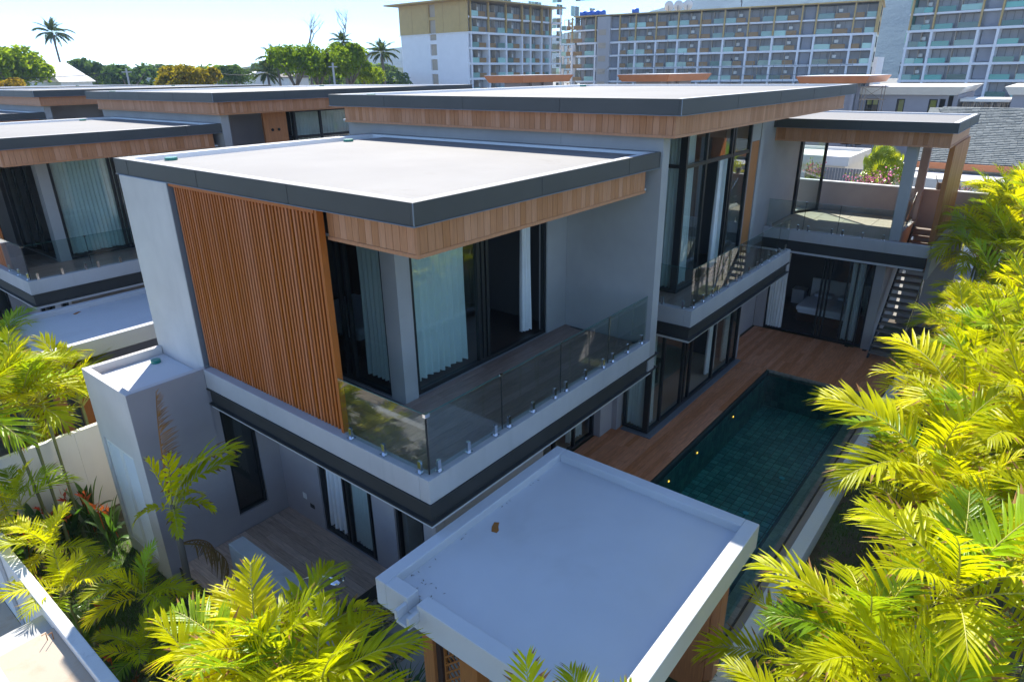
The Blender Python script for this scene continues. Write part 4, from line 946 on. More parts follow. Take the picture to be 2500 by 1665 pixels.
for k, (x, y, yl, xr, zt, lab) in enumerate(((42.6, 33.04, 37.1, 49.4, 8.22, 'house with a flared orange roof edge in front of the white and gold hotel block'),
        (49.55, 24.43, 29.0, 57.5, 8.16, 'house with a flared orange roof edge in front of the long hotel, left of centre'),
        (59.05, 12.52, 18.0, 67.0, 7.84, 'house with a flared orange roof edge above the far right end of the long hotel'))):
    H = Thing('orange_roofed_house', (x+2, y+2, -.55), lab, 'house', 'houses with orange roof edges')
    H.part('roof', frustum(MB(), x+.3, xr-.3, y+.3, yl-.3, zt-.52, zt, .3), M['orange'])
    H.part('roof_cap', MB().box(x+.05, y+.05, zt+.001, xr-.05, yl-.05, zt+.03), M['rim'])
    H.part('wall', MB().box(x+1.4, y+1.4, -.55, xr-1, yl-1, zt-.53), M['ghouse'])
    for q in range(3): H.part('column', MB().box(x+.9+q*1.6, y+1.1, -.55, x+1.1+q*1.6, y+1.3, zt-.53), M['ghouse'])
H = Thing('grey_house', (63.5, 10, -.55), 'grey house with flared white roof edge and narrow windows with yellow blinds', 'house')
H.part('roof', frustum(MB(), 62.7, 75, 7.1, 13.76, 6.4, 7.0, .5), M['whouse'])
w = wallmb(MB(), 'x', 63.2, 63.5, 7.6, 15.2, -.5, 6.39, [(12.4, 13.38, 3.5, 6.09), (10.52, 11.1, 3.5, 6.08), (8.27, 8.86, 3.5, 6.08), (7.75, 8.15, 5.3, 6.1)])
w.box(63.5, 7.0, -.5, 74, 7.3, 6.39)
H.part('wall', w, M['ghouse'])
H.part('room_lining', MB().box(64.6, 7.4, 0, 64.7, 15, 6.3), M['inside'])
for a, c, hs in ((12.4, 13.38, (12.89,)), (10.52, 11.1, ()), (8.27, 8.86, ())): window(H, 'x', 63.25, a, c, 3.5, 6.08, vs=hs, w=.07)
for a, c in ((12.46, 12.85), (12.93, 13.3)): H.part('blind', MB().box(63.45, a, 5.6, 63.47, c, 6.0), M['winlit'])
for a, c in ((10.6, 11.0), (8.3, 8.8)): H.part('blind', MB().box(63.6, a, 3.5, 63.62, c, 6.0), M['winlit'])
H = Thing('grey_house', (66, 1, -.55), 'second grey house with flared white roof, cut by the right edge of the picture', 'house')
H.part('roof', frustum(MB(), 62.7, 75, -6, 3.8, 6.45, 7.0, .35), M['whouse'])
H.part('wall', MB().box(63.0, -5.5, -.55, 74, 3.6, 6.44), M['ghouse'])
H = Thing('open_porch', (66, 5.3, -.55), 'unfinished porch with leaning bamboo poles between the two grey houses', 'porch')
H.part('slab', MB().box(64, 3.7, 5.9, 68, 6.9, 6.1), M['white'])
H.part('back_wall', MB().box(67, 3.7, -.5, 67.2, 6.9, 5.89), M['ghouse'])
for k in range(26):
    y = 3.8+k*.115; H.part('bamboo_pole', MB().tube([(64.2, y+rnd.uniform(-.3, .3), 3.6), (64.1, y, 6.0+rnd.uniform(-.3, .1))], .03, 5), M['pebble'])
H = Thing('shingled_house', (48, -2, -.55), 'house with a large grey-green shingled roof behind the brown terrace wall', 'house')
ex, ez, rx, rz = 41.4, 3.82, 48.0, 6.22; yl = 6.2
H.part('roof', MB().poly([(ex, yl, ez-.03), (ex, -14, ez-.03), (rx, -14, rz-.03), (rx, yl+.4, rz-.03)]).poly([(rx, yl+.4, rz-.03), (rx, -14, rz-.03), (rx+6.6, -14, ez-.03), (rx+6.6, yl, ez-.03)]), M['shingle'])
b = MB(); ns = 34; sl = Vector((rx-ex, 0, rz-ez)); 
for i in range(ns):
    y = yl-rnd.uniform(0, .3); base = Vector((ex, 0, ez))+sl*(i/ns)
    while y > -9:
        w_ = rnd.uniform(.22, .42); p = base; q = base+sl*(1.15/ns); h = rnd.uniform(.012, .035); n0 = len(b.v)
        b.v += [(p.x, y, p.z+h+.02), (p.x, y-w_+.015, p.z+h+.02), (q.x, y-w_+.015, q.z+.004), (q.x, y, q.z+.004), (p.x, y, p.z-.01), (p.x, y-w_+.015, p.z-.01)]
        b.f += [(n0, n0+3, n0+2, n0+1), (n0, n0+1, n0+5, n0+4)]; y -= w_
sh_ = H.part('shingle', b, M['shingle']); sh_['kind'] = 'stuff'
H.part('eave_board', MB().box(41.25, -14, 3.5, 41.40, 6.25, 3.8), M['orange'])
H.part('wall', MB().box(42, -14, -.5, 54, 5.6, 3.6), M['whouse'])
H = Thing('flat_roofed_house', (40.5, 0, -.55), 'white flat-roofed annex in front of the shingled house', 'house')
H.part('wall', MB().box(37.6, -12, -.55, 41.2, 6.5, 3.2), M['whouse'])
H.part('roof', MB().ring(37.4, 43.2, -12, 6.75, .25, 3.0, 3.5).box(37.65, -11.75, 3.0, 42.95, 6.5, 3.32), M['whouse'])
H.part('window', MB().box(37.56, 1.0, 1.4, 37.599, 3.0, 2.6), M['cwin'])
H = Thing('garage_house', (46, 14, -.55), 'white flat-roofed house seen through the open roof terrace, left of the fan palm', 'house')
H.part('wall', wallmb(MB(), 'x', 44.5, 44.8, 9.9, 22, -.55, 3.05, [(10.47, 12.2, -.5, 2.6)]).box(44.801, 9.9, -.55, 49.5, 10.1, 3.05), M['whouse'])
H.part('garage_door', MB().box(44.7, 10.48, -.5, 44.75, 12.19, 2.59), M['beige'])
H.part('roof', MB().ring(44.1, 49.8, 9.68, 22, .22, 2.95, 3.5).box(44.32, 9.9, 3.0, 49.58, 21.78, 3.3), M['whouse'])
H = Thing('garden_fence', (40.5, 7.5, -.55), 'blue-grey slatted fence behind the pink flowering shrubs', 'fence')
fm_ = MB().box(0, 0, 0, .03, .13, 3.6).mesh('slat', M['steelgrey'])
for k in range(22): H.inst('slat', fm_, (40.5, 6.8+k*.15, -.3))
H = Thing('bamboo_tower', (50, 10.3, -.5), 'thin builders scaffold standing in front of the grey house', 'scaffold')
for x in (50, 50.9):
    for y in (9.75, 10.9): H.part('pole', MB().tube([(x, y, -.5), (x, y, 7.35)], .022, 6), M['bark'])
for z in (5.2, 6.5, 7.25): H.part('ledger', MB().tube([(50, 9.6, z), (50, 11.05, z)], .018, 6).tube([(50.9, 9.6, z), (50.9, 11.05, z)], .018, 6), M['bark'])
H.part('brace', MB().tube([(50, 9.75, 6.5), (50, 10.9, 7.25)], .015, 6).tube([(50, 10.9, 6.5), (50, 9.75, 7.25)], .015, 6), M['bark'])

# ------------------------------------------------------------------ hotels
M['gold'] = simple('gold_cladding', (0.50, 0.33, 0.11), 0.5, 0.1, .06)
M['hwhite'] = plaster('hotel_white', (0.80, 0.79, 0.80), var=.04)
M['hgrey'] = plaster('hotel_grey', (0.42, 0.40, 0.40), var=.06)
M['hframe'] = simple('bronze_frame', (0.20, 0.18, 0.16), .5)
M['bpanel'] = simple('bronze_panel', (0.30, 0.17, 0.06), .5)
def hglass(name, c, r=.08):
    m, t, b = newmat(name); oi = t.nodes.new('ShaderNodeObjectInfo')
    t.links.new(mixrgb(t, tuple(x*.35 for x in c), tuple(x*1.5 for x in c), oi.outputs['Random']), b.inputs['Base Color']); b.inputs['Roughness'].default_value = r; return m
M['hg1'] = hglass('hotel_teal_glass', (0.26, 0.42, 0.36)); M['hg3'] = hglass('hotel_green_glass', (0.10, 0.30, 0.25)); M['hg4'] = hglass('hotel_deep_glass', (0.07, 0.12, 0.11)); M['hg2'] = hglass('hotel_dark_glass', (0.13, 0.16, 0.15))
def hotel(name, P, Q, z_split, label, length, depth, low, high, s_low, n_low, n_high, posts_low, high_gold=True, roofover=2.0, glassA='hg1', glassB='hg2', solid=(), hgap=3.15, endmat=None, seed=0, rail='bpanel', x_end=None):
    """facade runs from P to Q; low/high: storeys below/above z_split; posts_low: distances of the white piers"""
    r = random.Random(seed); d = Vector((Q[0]-P[0], Q[1]-P[1], 0)).normalized(); rot = math.atan2(d.y, d.x)
    T = Thing(name, (P[0], P[1], -.55), label, 'hotel'); T.O = (0, 0, -.55); T.o.rotation_euler = (0, 0, rot)
    # local frame: x along the facade, y>0 inwards or outwards set by sign
    sg = 1 if depth > 0 else -1; D = abs(depth); ztop = z_split+n_high*hgap
    def B(m, x0, y0, z0, x1, y1, z1): return m.box(x0, sg*y0, z0, x1, sg*y1, z1)
    T.part('core', B(MB(), 0.15, 2.2, -.5, length-.15, D-.3, ztop-.3), M['hgrey'])
    T.part('roof', B(MB(), -roofover, -roofover*.8, ztop-.05, length+roofover, D+roofover, ztop+.22), M['gold'])
    rr = MB(); 
    for k in range(n_low+1):
        z = z_split-k*hgap
        if z < 1: break
        T.part('slab_band', B(MB(), 0, 0, z-.32, length, 2.2, z+.12), M['hwhite'])
    for k in range(1, n_high):
        z = z_split+k*hgap; T.part('slab_band', B(MB(), .1, .2, z-.28, length-.1, 2.2, z+.08), M['hwhite'])
    zl = z_split-n_low*hgap
    for s in posts_low:
        if not any(a < s < b for a, b in solid): T.part('pier', B(MB(), s-.22, -.03, max(zl, -.5), s+.22, 2.2, z_split-.33), M['hwhite'])
    if high_gold:
        for s in posts_low: T.part('gold_fin', B(MB(), s-.16, -.1, z_split+.2, s+.16, .35, ztop-.06), M['gold'])
    cache = {}
    bays = list(zip(posts_low, posts_low[1:]))
    for bi, (a, b) in enumerate(bays):
        isolid = any(x0 <= (a+b)/2 <= x1 for x0, x1 in solid)
        for k in range(-n_low, n_high):
            z0 = z_split+k*hgap+.13; z1 = z0+hgap-.47
            if z1 < 1.5: continue
            wd = b-a-.5
            if isolid:
                T.part('service_recess', B(MB(), a+.5, 1.2, z0+.1, b-.5, 1.5, z1), M['ghouse']); continue
            key = round(wd, 2)
            if key not in cache:
                fr = MB(); B(fr, 0, 0, 0, wd, .08, .1); B(fr, 0, 0, hgap-.6, wd, .08, hgap-.47); nm = max(2, int(wd/1.3))
                for q in range(nm+1): B(fr, q*(wd-.08)/nm, 0, .1, q*(wd-.08)/nm+.08, .08, hgap-.6)
                pw = (wd-.08)/nm
                cache[key] = (fr.mesh('window', M['hframe']), [B(MB(), 0.08, .03, .1, pw, .05, hgap-.6).mesh('pane', M[g_]) for g_ in (glassA, glassB)], nm, pw,
                              B(MB(), 0, 0, 0, wd*.42, .06, .95).mesh('balcony_panel', M[rail]), B(MB(), 0, 0, 0, .12, 1.0, hgap-.47).mesh('divider', M['beige']), B(MB(), 0, 0, 0, wd*.46, .03, 1.02).mesh('glass_rail', M['hg1']))
            f, pn, nm, pw, bp, dv, grl = cache[key]
            wo = T.inst('window', f, (a+.25, sg*1.9, z0-.0)); flip = (bi+(0 if k < 0 else 0)) % 2
            for q in range(nm):
                g_ = 0 if (q < nm/2) == (flip == 0) else 1
                if r.random() < .15: g_ = 1-g_
                T.inst('pane', pn[g_], (a+.25+q*pw, sg*1.9, z0), wo)
            T.inst('balcony_panel', bp, (a+.25+(wd*.48 if flip == 0 else 0), sg*.25, z0))
            T.inst('glass_rail', grl, (a+.25+(0 if flip == 0 else wd*.54), sg*.25, z0))
            T.inst('divider', dv, (a+.25+wd*.5, sg*.9, z0))
            if bi % 2 == 0: 
                T.inst('air_conditioner', ACM, (a+.25+wd*(.62 if flip == 0 else .3), sg*1.5, z0+1.2))
                T.inst('air_conditioner', ACM, (a+.25+wd*(.62 if flip == 0 else .3), sg*1.5, z0+.25))
    return T, B, ztop
ACM = MB().box(-.4, -.2, 0, .4, .2, .65).mesh('air_conditioner', M['whouse'])
# white and gold block
T, B, zt = hotel('hotel_block', (113.2, 102.4), (151, 102.4), 16.5, 'hotel block with a blank white wall topped by gold cladding, left of the long hotel', 30.5, 20.5, None, None, None, 5, 2,
                 [0.8, 6.6, 12.6, 18.4, 21.6, 26.0, 29.4], solid=(), seed=1, roofover=2.6, hgap=3.03, endmat='w')
ew = MB()
B(ew, -.35, -.02, -.5, -.02, 9.2, 16.4); B(ew, -.35, 11.2, -.5, -.02, 20.5, 16.4)
for k in range(5): B(ew, -.35, 9.2, 1.0+3.03*k+1.3, -.02, 11.2, 1.0+3.03*k+2.1)
T.part('end_wall', ew, M['hwhite'])
ew = MB(); B(ew, -.42, -.05, 16.55, -.02, 9.2, zt-.06); B(ew, -.42, 11.2, 16.55, -.02, 20.6, zt-.06); B(ew, -.36, 9.2, 19.2, -.02, 11.2, 19.8); B(ew, -.36, 9.2, 22.2, -.02, 11.2, zt-.06)
T.part('gold_end_wall', ew, M['gold'])
ew = MB(); B(ew, -.02, 9.0, -.5, .4, 11.4, zt-.1); T.part('stair_recess', ew, M['beige'])
for k in range(4): 
    q = MB(); B(q, -.445, 2.0+k*4.8, 16.6, -.421, 2.03+k*4.8, zt-.1); T.part('cladding_joint', q, M['bpanel'])
q = MB(); B(q, -.6, -.2, 16.40, -.02, 20.8, 16.54); T.part('ledge', q, M['hwhite'])
q = MB(); B(q, 6, 8, zt+.22, 12, 14, zt+1.1); T.part('roof_plant', q, M['hgrey'])
# balconies at the far end of the white block
for k in range(6):
    q = MB(); z = 16.5+3.03*(1-k) ; B(q, 30.52, 0, z-.25, 34.2, 4, z+.1); T.part('end_balcony', q, M['hwhite'])
    q = MB()
    for j in range(8): B(q, 30.7+j*.45, .05, z+.101, 30.82+j*.45, .1, z+1.1)
    T.part('end_railing', q, M['gold'])
q = MB(); B(q, 33.9, .05, -.5, 34.15, .3, 22.5); B(q, 33.9, 3.6, -.5, 34.15, 3.95, 22.5); T.part('end_column', q, M['hwhite'])
q = MB(); B(q, 30.5, 1.5, -.5, 32.2, 6, zt-.1); T.part('end_core', q, M['hgrey'])
# long hotel
posts = [-4.7, -1.4, 5.0, 11.4, 15.5, 20.7, 26.0, 31.3, 36.7, 42.1, 47.6, 53.3, 56.3, 63.7, 68.1]
T, B, zt = hotel('long_hotel', (155.33, 103.1), (167.95, 36.05), 15.2, 'long eight-bay hotel with white grid front, gold upper storeys and teal glass', 68.1, 18, None, None, None, 5, 2, posts, solid=((5.0, 11.4), (53.3, 56.3)), seed=2, roofover=.8, hgap=3.03)
q = MB(); B(q, 5.6, -.3, -.5, 9.0, 2.2, zt-.2); T.part('stair_tower', q, M['hgrey'])
for k in range(6):
    q = MB(); B(q, 6.0, -.34, .9+3.03*k+.8, 8.0, -.301, 3.0+3.03*k); T.part('stair_opening', q, M['beige'])
q = MB(); B(q, 68.12, 0, -.5, 68.5, 18, 15.3); T.part('end_wall', q, M['whouse'])
q = MB(); B(q, 68.12, -.05, 15.31, 68.55, 18, zt-.06); T.part('gold_end_wall', q, M['gold'])
wm = B(MB(), 0, 0, 0, .06, .35, 2.1).mesh('slot_window', M['frame'])
for k in range(7):
    for j in range(5): T.inst('slot_window', wm, (68.52, 3.0*1+j*1.7, 15.9-3.03*(k-1)-.3) if True else 0)
for k, s in enumerate((22.2, 24.5, 26.8)):
    D_ = Thing('satellite_dish', (0, 0, 0), ['leftmost white satellite dish on the long hotel roof', 'middle white satellite dish on the long hotel roof', 'rightmost white satellite dish on the long hotel roof'][k], 'satellite dish', 'satellite dishes on the hotel roof')
    ang = math.atan2(36.05-103.1, 167.95-155.33); px, py = 155.33+math.cos(ang)*s-math.sin(ang)*4, 103.1+math.sin(ang)*s+math.cos(ang)*4
    D_.o.location = (px, py, zt-.3); D_.o.rotation_euler = (0, 0, ang-math.pi/2)
    b = MB(); N = 20
    rows = []
    for i in range(6):
        rr_ = 1.15*i/5; rows.append([len(b.v)+k2 for k2 in range(N)])
        for k2 in range(N): a = 2*math.pi*k2/N; b.v.append((-.9*(i/5)**2*.35, rr_*math.cos(a), 2.0+rr_*math.sin(a)))
    for i in range(5):
        for k2 in range(N): b.f.append((rows[i][k2], rows[i][(k2+1) % N], rows[i+1][(k2+1) % N], rows[i+1][k2]))
    D_.part('dish', b, M['rim'], True); D_.part('mast', MB().tube([(.1, 0, 0), (.1, 0, 2.0)], .07, 8), M['steelgrey'])
    D_.part('feed_arm', MB().tube([(-.3, 0, .9), (-1.1, 0, 2.0)], .03, 6).tube([(-.3, 0, 3.1), (-1.1, 0, 2.0)], .03, 6), M['steelgrey'])
M['blue'] = simple('blue_plastic', (0.02, 0.12, 0.55), .4)
ang = math.atan2(36.05-103.1, 167.95-155.33)
for k, s in enumerate((0.6, 2.4, 4.2, 5.8, 14.5)):
    px, py = 155.33+math.cos(ang)*s-math.sin(ang)*2.5, 103.1+math.sin(ang)*s+math.cos(ang)*2.5
    one('water_tank', MB().tube([(px-.3, py+.8, zt+.75), (px-.3, py+.7, zt+.75), (px, py-.7, zt+.75), (px, py-.8, zt+.75)], [.3, .72, .72, .3], 14), M['blue'],
        ['leftmost blue water tank on the long hotel roof', 'second blue water tank from the left on the hotel roof', 'third blue water tank from the left on the hotel roof', 'rightmost of the row of blue roof tanks', 'lone small blue tank beside the roof plant box'][k], 'water tank', 'blue tanks on the hotel roof', (px, py, zt), True)
def person(x, y, z, yaw, label, cols, bend=0.0, s=1.0):
    me = bpy.data.meshes.new('body'); sk_ = [((0, 0, .92), .13), ((.03*bend*3, 0, 1.15), .12), ((.25*bend, 0, 1.40), .15), ((.32*bend, 0, 1.52), .06), ((.40*bend, 0, 1.66), .105),
        ((.02, .1, .88), .1), ((.05, .12, .48), .065), ((0, .13, .06), .045), ((.12, .14, .02), .035), ((-.02, -.1, .88), .1), ((.1, -.13, .50), .065), ((-.05, -.14, .06), .045), ((.07, -.15, .02), .035),
        ((.25*bend, .2, 1.38), .06), ((.2*bend+.05, .27, 1.12), .045), ((.3*bend+.2, .24, .92), .035), ((.25*bend, -.2, 1.38), .06), ((.2*bend+.1, -.28, 1.14), .045), ((.3*bend+.3, -.22, 1.0), .035)]
    ed = [(0, 1), (1, 2), (2, 3), (3, 4), (0, 5), (5, 6), (6, 7), (7, 8), (0, 9), (9, 10), (10, 11), (11, 12), (2, 13), (13, 14), (14, 15), (2, 16), (16, 17), (17, 18)]
    me.from_pydata([Vector(p)*s for p, _ in sk_], ed, []); me.materials.append(cols)
    T = Thing('person', (x, y, z), label, 'person'); o = link('body', me, T.o); T.o.rotation_euler = (0, 0, yaw)
    sm_ = o.modifiers.new('skin', 'SKIN'); 
    for i, (_, rd) in enumerate(sk_): me.skin_vertices[0].data[i].radius = (rd*s, rd*s)
    me.skin_vertices[0].data[0].use_root = True; sb = o.modifiers.new('sub', 'SUBSURF'); sb.levels = 1; sb.render_levels = 1; return T
M['cloth'] = simple('dark_work_clothes', (0.05, 0.055, 0.07), .8)
def onroof(s, t): return 155.33+math.cos(ang)*s-math.sin(ang)*t, 103.1+math.sin(ang)*s+math.cos(ang)*t
x, y = onroof(40.2, -.2); person(x, y, zt+.22, 2.2, 'worker in dark clothes standing on the long hotel roof', M['cloth'], .5)
x, y = onroof(12.8, .6); person(x, y, 12.30, 2.2, 'worker in pale clothes on a balcony beside the stair tower', M['rim'], .6)
x, y = onroof(39.5, -.7); person(x, y, 9.28, 2.2, 'worker in a white shirt on the scaffold in front of the long hotel', M['cloth'], .9)
Sc = Thing('facade_scaffold', (*onroof(30, -1.2), -.5), 'thin steel scaffold along the lower storeys of the long hotel', 'scaffold')
for k in range(24):
    a, c = onroof(12+k*2.3, -1.1); Sc.part('upright', MB().tube([(a, c, -.5), (a, c, 12.6 if k < 8 else 9.9)], .045, 6), M['steelgrey'])
for z in (3.6, 5.7, 7.2, 9.1, 11.9):
    e = 65 if z < 10 else 28; Sc.part('ledger', MB().tube([(*onroof(11.5, -1.1), z), (*onroof(e, -1.1), z)], .05, 6), M['steelgrey'])
# right hotel
T, B, zt = hotel('glass_hotel', (166.7, 29.6), (163.7, 10.3), 15.2, 'teal-glazed hotel tower with white grid at the upper right corner', 40, 16, None, None, None, 5, 3, [0.0, 4.3, 12.3, 15.6, 24, 28.3, 36, 40], solid=((12.3, 15.6),), seed=5, roofover=1.0, hgap=3.12, rail='hg3', glassA='hg3', glassB='hg4')
q = MB(); B(q, -.1, .3, -.5, -.02, 9, zt-.2); T.part('glass_corner', q, M['hg3'])
for k in range(9):
    q = MB(); z = 15.2-3.12*(k-3); B(q, -.4, 0, z-.28, -.101, 9, z+.08); T.part('corner_band', q, M['hwhite'])
one('white_outbuilding', MB().box(208, 43, -.5, 216, 54, 11.0).box(209, 46, 11.01, 211, 50, 12.2), M['hwhite'], 'pale plain block in the gap between the long hotel and the right hotel', 'building', None, (210, 48, -.5))

# ------------------------------------------------------------------ trees, far vegetation, hills
M['crown'] = leafmat('crown_leaf', (0.08, 0.13, 0.012), (0.34, 0.48, 0.015), tw=.5, var=.4, glossw=.0)
M['crowny'] = leafmat('crown_leaf_yellow', (0.17, 0.14, 0.015), (0.60, 0.42, 0.02), tw=.5, var=.3, glossw=.0)
M['crownd'] = leafmat('crown_leaf_dark', (0.07, 0.115, 0.03), (0.16, 0.25, 0.03), tw=.4, var=.4, glossw=.0)
def crownmesh(seed, n=5200, lobes=13, ls=.055, mat='crown', flat=.72):
    r = random.Random(seed); b = MB(); L = []
    for i in range(lobes):
        a = r.uniform(0, 6.28); q = r.uniform(.15, .72); L.append((Vector((q*math.cos(a), q*math.sin(a), r.uniform(-.25, .42)*flat+.1)), r.uniform(.22, .42)))
    for i in range(n):
        c, rad = r.choice(L); v = Vector((r.gauss(0, 1), r.gauss(0, 1), r.gauss(0, 1))).normalized()
        if v.z < -.3 and r.random() < .6: v.z = -v.z
        p = c+v*rad*r.uniform(.72, 1.06)**1.0; p.z *= flat*1.1; s = ls*r.uniform(.5, 1.2); q = (v+Vector((r.uniform(-.9, .9), r.uniform(-.9, .9), r.uniform(-.6, .9)))).to_track_quat('Z', 'Y').to_matrix() @ Matrix.Rotation(r.uniform(0, 6.28), 3, 'Z')
        n0 = len(b.v)
        for dx, dy in ((-1, 0), (0, -.55), (1, 0), (0, .55)):
            w = q @ Vector((dx*s, dy*s, 0)); b.v.append(tuple(p+w))
        b.f.append((n0, n0+1, n0+2, n0+3))
    return b.mesh('crown', M[mat])
CR = {m: [crownmesh(i*7+k, mat=m) for i in range(2)] for k, m in enumerate(('crown', 'crowny', 'crownd'))}
FC = [crownmesh(90+i, 900, 9, .11, m) for i, m in enumerate(('crown', 'crownd', 'crownd'))]
def tree(x, y, h, rad, label, mat='crown', seed=0, cz=None, group=None, cr=None, name='tree'):
    r = random.Random(seed); T = Thing(name, (x, y, -.55), label, 'tree', group); cz = cz or h-rad*.72
    b = MB().tube([(x, y, -.55), (x+.1, y, cz*.4), (x-.1, y+.1, cz*.8)], [rad*.07, rad*.05, rad*.035], 8)
    for k in range(5):
        a = k*1.3+r.uniform(0, .5); b.tube([(x-.1, y+.1, cz*.75), (x+rad*.3*math.cos(a), y+rad*.3*math.sin(a), cz), (x+rad*.6*math.cos(a), y+rad*.6*math.sin(a), cz+rad*.3)], [rad*.03, rad*.02, rad*.008], 6)
    T.part('trunk', b, M['bark'], True)
    T.inst('crown', cr or r.choice(CR[mat]), (x, y, cz), None, (0, 0, r.uniform(0, 6.28)), (rad, rad, rad*r.uniform(.9, 1.1)))
    return T
tree(32.0, 112.4, 12.6, 6.4, 'large rounded green tree at the left edge of the skyline', 'crown', 1, cz=9.4)
tree(42.9, 85.1, 10.2, 4.6, 'orange-tinged broad tree on the skyline left of centre', 'crowny', 3, cz=7.2)
tree(63.7, 111.6, 11.3, 4.2, 'dark green tree just right of the orange-tinged tree', 'crownd', 4)
tree(51.5, 75.5, 12.6, 4.5, 'bright green spreading tree under the left bare branches', 'crown', 5, cz=9.3)
tree(57.0, 71.6, 13.2, 4.8, 'bright green spreading tree nearest the white hotel wall', 'crown', 6, cz=9.5)
tree(54.5, 75.0, 12.0, 4.0, 'bright green tree between the two spreading trees', 'crown', 7, cz=9.2)
tree(60.5, 72.5, 10.2, 2.8, 'low yellow-green tree against the foot of the white hotel wall', 'crown', 8, cz=7.8)
tree(28.2, 101, 9.2, 2.2, 'small yellow shrub at the extreme left edge above the roofs', 'crowny', 9, cz=7.6)
def bare(x, y, h, label, seed):
    r = random.Random(seed); T = Thing('bare_tree', (x, y, -.55), label, 'tree', 'leafless trees on the skyline'); b = MB()
    def br(p, d, L, rad, dep):
        q = p+d*L; mid = p.lerp(q, .5)+Vector((r.uniform(-.1, .1), r.uniform(-.1, .1), 0))*L*.4
        b.tube([p, mid, q], [rad, rad*.8, rad*.6], 5)
        if dep:
            for _ in range(r.choice((2, 3))):
                nd = (d+Vector((r.uniform(-.8, .8), r.uniform(-.8, .8), r.uniform(-.1, .5)))).normalized(); br(q, nd, L*r.uniform(.55, .8), rad*.55, dep-1)
    br(Vector((x, y, -.55)), Vector((.02, 0, 1)), h*.62, .26, 0); br(Vector((x+.01*h, y, h*.60)), Vector((0, 0, 1)), h*.18, .2, 4)
    T.part('branches', b, M['bark'])
bare(63.3, 89, 15.8, 'bare leafless tree, left of the two rising above the green trees', 1); bare(66.5, 85.0, 16.2, 'bare leafless tree, right of the two rising above the green trees', 2)
def coco(x, y, h, s, label, seed, group='tall palms on the skyline', nf=30, fl=None):
    r = random.Random(seed); T = Thing('coconut_palm', (x, y, -.55), label, 'palm', group)
    T.part('trunk', MB().tube([(x+h*.05, y, -.55), (x+h*.03, y, h*.3), (x+.1, y, h*.7), (x, y, h)], [.25, .2, .17, .15], 8), M['bark'], True)
    for k in range(nf):
        m_ = CF[k*5//nf]
        T.inst('frond', m_, (x, y, h), None, (r.uniform(-.1, .1), r.uniform(-.1, .1), k*2.4+r.uniform(-.3, .3)), s*r.uniform(.85, 1.1))
CF = [frondmesh(70+i, L, e0, e1, 40, .075, lw, 'leafcoco', raise_=ra) for i, (L, e0, e1, lw, ra) in enumerate(((2.6, 82, 45, .2, 8), (3.3, 62, 0, .21, -5), (3.6, 40, -38, .21, -20), (3.4, 16, -62, .2, -35), (2.8, -12, -80, .18, -45)))]
coco(46.6, 136, 15.6, 1.0, 'lone tall coconut palm against the sky at the upper left', 1)
coco(66.5, 76.5, 11.2, .75, 'feathery palm between the green trees and the white hotel wall', 2)
coco(59.4, 91.3, 10.6, .9, 'dark feathery palm left of the green trees', 3); coco(62.6, 80.0, 12.6, .6, 'palm top poking above the green trees below the bare branches', 4)
coco(58.5, 92.7, 8.8, .8, 'low palm at the left foot of the green trees', 5)
# fan-leaved and flowering plants behind the roof terrace
fanm = MB(); N = 22
for i in range(N):
    a = R(-150+300*i/(N-1)); w = R(300/(N-1)/2*.85); n0 = len(fanm.v)
    fanm.v += [(0, 0, 0), (.62*math.cos(a-w), .62*math.sin(a-w), .02), (1.0*math.cos(a), 1.0*math.sin(a), -.1), (.62*math.cos(a+w), .62*math.sin(a+w), .02), (.6*math.cos(a), .6*math.sin(a), .09)]
    fanm.f += [(n0, n0+1, n0+4), (n0+1, n0+2, n0+4), (n0+2, n0+3, n0+4), (n0+3, n0, n0+4)]
M['leafmid'] = leafmat('fan_leaf_green', (0.14, 0.22, 0.012), (0.50, 0.55, 0.012), tw=.5)
fanme = fanm.mesh('fan_leaf', M['leafmid'])
F = Thing('fan_palm', (37.5, 6.6, -.55), 'fan-leaved palm seen through the roof terrace between the white houses', 'palm')
F.part('trunk', MB().tube([(37.5, 6.6, -.55), (37.5, 6.6, 3.6)], .14, 8), M['bark'])
for k in range(26):
    a = k*2.4; e = R(75-k*4.2); L = .85; c = Vector((37.5+math.cos(a)*math.cos(e)*L, 6.6+math.sin(a)*math.cos(e)*L, 3.7+math.sin(e)*L))
    F.inst('fan_leaf', fanme, c, None, (Vector((math.cos(a)*1.1, math.sin(a)*1.1, .25+.5*math.sin(k*1.7))).to_track_quat('Z', 'X').to_euler()), .5+.12*math.sin(k*2.3))
